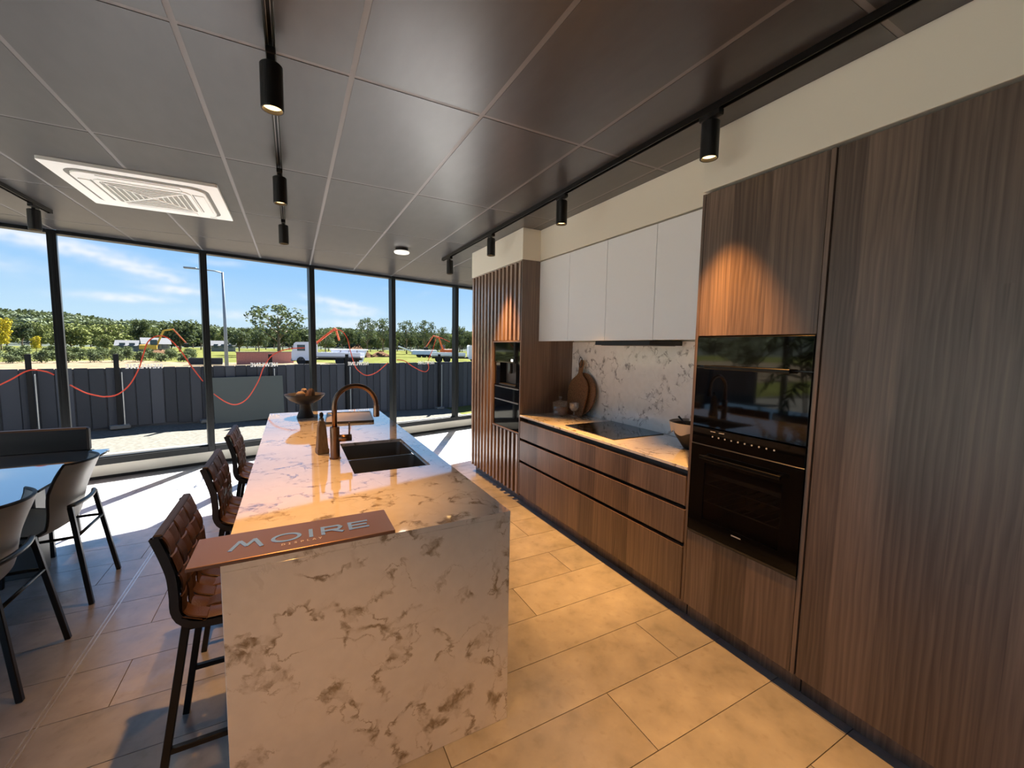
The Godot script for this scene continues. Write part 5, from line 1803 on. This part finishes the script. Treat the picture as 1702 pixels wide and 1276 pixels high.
func trunk(sd: int, low: float) -> ArrayMesh:
	var r := RandomNumberGenerator.new()
	r.seed = sd
	var s := begin(true)
	tube(s, [Vector3(0, -0.02, 0), Vector3(0.01, low * 0.6, 0), Vector3(-0.01, low + 0.12, 0.01), Vector3(0.015, 0.75, 0)], [0.03, 0.022, 0.016, 0.004], 7)
	for k in 7:
		var a := k * 2.4 + r.randf()
		var y := low * 0.75 + 0.055 * k
		tube(s, [Vector3(0, y, 0), Vector3(cos(a) * 0.14, y + 0.14, sin(a) * 0.14), Vector3(cos(a) * 0.27, y + 0.24, sin(a) * 0.27)], [0.012, 0.008, 0.003], 5)
	return done(s)


func tree(label: String, x: float, z: float, h: float, w: float, kind: String, group := "") -> void:
	var t := thing("tree", label, "tree", Vector3(x, YARD, z), rng.randf() * TAU, group)
	var shape: Array = {"gum": ["crown_gum", "leaf_gum"], "dark": ["crown_full", "leaf_dark"], "olive": ["crown_full", "leaf_olive"], "yellow": ["crown_full", "leaf_yellow"], "round": ["crown_round", "leaf_gum"], "far": ["crown_round", "leaf_dark"], "bush": ["crown_bush", "leaf_bush"]}[kind]
	var b := Basis.from_scale(Vector3(w, h, w))
	part(t, "crown", cache[shape[0]], M[shape[1]], Vector3.ZERO, b)
	part(t, "trunk", cache["trunk_" + shape[0]], M["bark"], Vector3.ZERO, b)


func build_trees() -> void:
	cache["crown_gum"] = crown(1, 46, 26, 0.026, Vector3(0.11, 0.075, 0.11), 0.3)
	cache["crown_full"] = crown(2, 60, 30, 0.036, Vector3(0.13, 0.11, 0.13), 0.04)
	cache["crown_round"] = crown(3, 44, 30, 0.036, Vector3(0.13, 0.1, 0.13), 0.22)
	cache["crown_bush"] = crown(4, 40, 24, 0.05, Vector3(0.17, 0.2, 0.17), 0.0)
	for c in [["crown_gum", 0.34], ["crown_full", 0.2], ["crown_round", 0.3], ["crown_bush", 0.15]]:
		cache["trunk_" + c[0]] = trunk(8, c[1])
	tree("big spreading gum tree behind the brick wall and crane truck", -2.2, -90.3, 10.2, 13.0, "gum")
	tree("slender tall gum tree to the right of the tall soil heap", 16.1, -105.2, 9.4, 6.2, "gum")
	tree("tall open gum tree next to the slender one by the soil heaps", 21.3, -113.4, 10.0, 7.6, "gum")
	tree("tall gum tree standing left of the ramp trailer", 30.2, -124.4, 10.4, 7.4, "gum")
	tree("gum tree with pale forked trunk above the ramp trailer", 33.6, -117.3, 10.2, 8.0, "gum")
	tree("small gum tree beside the orange excavator", 37.6, -112.7, 8.2, 5.0, "gum")
	tree("thin tree behind the crane truck's boom", 6.6, -102.5, 6.2, 5.4, "gum")
	tree("broad dark evergreen tree beside the gabled house", -25.1, -131.8, 8.7, 10.4, "dark")
	tree("bright yellow autumn tree at the scrub's edge", -54.4, -128.0, 7.4, 5.0, "yellow")
	tree("small yellow sapling in the scrub before the olive trees", -46.5, -121.0, 3.4, 2.0, "yellow")
	tree("broad olive green tree beside the yellow autumn tree", -46.2, -135.0, 7.0, 9.0, "olive")
	tree("rounded bright olive tree behind the fence's plain boards", -44.0, -149.2, 7.4, 11.0, "olive")
	tree("small olive tree in front of the rounded one", -39.5, -132.0, 4.2, 4.6, "olive")
	tree("round topped tree with two stems near the lamp post", -9.4, -98.1, 5.3, 5.6, "round")
	tree("round topped tree touching the big gum tree's shade", -6.2, -100.5, 5.4, 4.6, "round")
	tree("tree standing beyond the second white truck", 72.0, -190.0, 13.0, 12.0, "round")
	var r := RandomNumberGenerator.new()
	r.seed = 12
	for row in 3:
		for k in 21:
			var az := deg_to_rad(-27.0 + 54.0 * (k + 0.33 * row + 0.1 * r.randf()) / 21.0)
			var dist := 166.0 + 22.0 * row
			tree("distant green tree in the belt below the ridge", sin(az) * dist, -cos(az) * dist, r.randf_range(6.5, 9.5), r.randf_range(6.2, 7.2), "far" if (k + row) % 3 else "olive", "trees in the belt below the ridge")
	for row in 6:
		for k in 10:
			var az := deg_to_rad(-26.0 + 17.0 * (k + 0.4 * (row % 2) + 0.1 * r.randf()) / 10.0)
			var dist := 64.0 + 6.5 * row
			var spot := Vector2(sin(az) * dist, -cos(az) * dist)
			if spot.distance_to(Vector2(-19.5, -88.0)) < 4.5:
				continue
			tree("low grey green bush in the scrub behind the fence", spot.x, spot.y, r.randf_range(0.7, 1.6), r.randf_range(1.5, 1.75) + 0.1 * row, "bush", "bushes in the scrub")
	# tree line seen through the left glazing
	for k in 9:
		tree("green tree beyond the left hand glazing", -30.0 - 6.0 * (k % 3), 6.0 - k * 4.6, r.randf_range(3.0, 4.5), r.randf_range(3.0, 4.2), "round", "trees beyond the left glazing")
	build_hills(r)


func ridge_height(az: float, dist: float) -> float:
	var tab := [[-100.0, 2.2], [-60.0, 2.4], [-30.0, 2.6], [-22.9, 2.5], [-20.1, 2.55], [-18.2, 2.36], [-16.8, 2.2], [-15.9, 1.85], [-14.9, 2.0], [-13.3, 2.1], [-11.6, 1.9], [-9.1, 1.95], [-6.4, 1.6], [-4.1, 1.5], [3.0, 1.8], [5.1, 2.1], [7.9, 1.9], [11.7, 1.7], [15.6, 1.7], [20.4, 1.6], [22.4, 2.0], [60.0, 2.0], [100.0, 1.8]]
	for k in tab.size() - 1:
		if az >= tab[k][0] and az <= tab[k + 1][0]:
			var e: float = lerpf(tab[k][1], tab[k + 1][1], (az - tab[k][0]) / (tab[k + 1][0] - tab[k][0]))
			return 1.59 + tan(deg_to_rad(e)) * dist
	return 10.0


func build_hills(r: RandomNumberGenerator) -> void:
	var s := begin(true)
	var rows := [[230.0, 0.0], [330.0, 0.22], [450.0, 0.62], [560.0, 1.0], [720.0, 0.5]]
	var n := noise(55, 0.02, 4)
	var grid := []
	for q in rows:
		var row := []
		for k in 101:
			var az := -100.0 + 2.0 * k
			var d: float = q[0] + 25.0 * n.get_noise_2d(az * 8.0, q[0])
			var h: float = YARD + (ridge_height(az, 560.0) - 8.0 - YARD) * q[1] * (1.0 if q[0] > 500.0 else 1.0 + 0.25 * n.get_noise_2d(az * 14.0, q[0] * 3.0))
			row.append(Vector3(sin(deg_to_rad(az)) * d, h, -cos(deg_to_rad(az)) * d))
		grid.append(row)
	for i in grid.size() - 1:
		for j in 100:
			quad(s, grid[i][j], grid[i][j + 1], grid[i + 1][j + 1], grid[i + 1][j], Vector3.UP)
	var hill := part(self, "hills", done(s), M["hill_soil"])
	hill.set_meta("kind", "structure")
	tag(hill, "low wooded ridge closing the view beyond the field", "hills")
	for layer in 2:
		var mm := MultiMesh.new()
		mm.transform_format = MultiMesh.TRANSFORM_3D
		mm.mesh = crown(9 + layer, 14, 16, 0.075, Vector3(0.2, 0.2, 0.2), 0.0)
		mm.instance_count = 2600
		for k in mm.instance_count:
			var az := r.randf_range(-34.0, 34.0) if k % 6 else r.randf_range(-100.0, 100.0)
			var u := pow(r.randf(), 0.8) if layer == 0 else 1.0 - 0.25 * pow(r.randf(), 2.0)
			var d := lerpf(240.0, 560.0, u)
			var g := 0.0
			for q in rows.size() - 1:
				if d >= rows[q][0] and d <= rows[q + 1][0]:
					g = lerpf(rows[q][1], rows[q + 1][1], (d - rows[q][0]) / (rows[q + 1][0] - rows[q][0]))
			var h := YARD + (ridge_height(az, 560.0) - 8.0 - YARD) * g
			var sc := r.randf_range(7.0, 12.0)
			mm.set_instance_transform(k, Transform3D(Basis(Vector3.UP, r.randf() * TAU).scaled(Vector3(sc * 1.3, sc, sc * 1.3)), Vector3(sin(deg_to_rad(az)) * d, h - sc * 0.2, -cos(deg_to_rad(az)) * d)))
		var o := MultiMeshInstance3D.new()
		o.name = "hill_forest" if layer == 0 else "ridge_forest"
		o.multimesh = mm
		o.material_override = M["leaf_gum"] if layer == 0 else M["leaf_dark"]
		o.set_meta("kind", "stuff")
		tag(o, "grey green forest covering the slope of the ridge" if layer == 0 else "dark forest along the crest of the ridge", "forest")
		add_child(o)
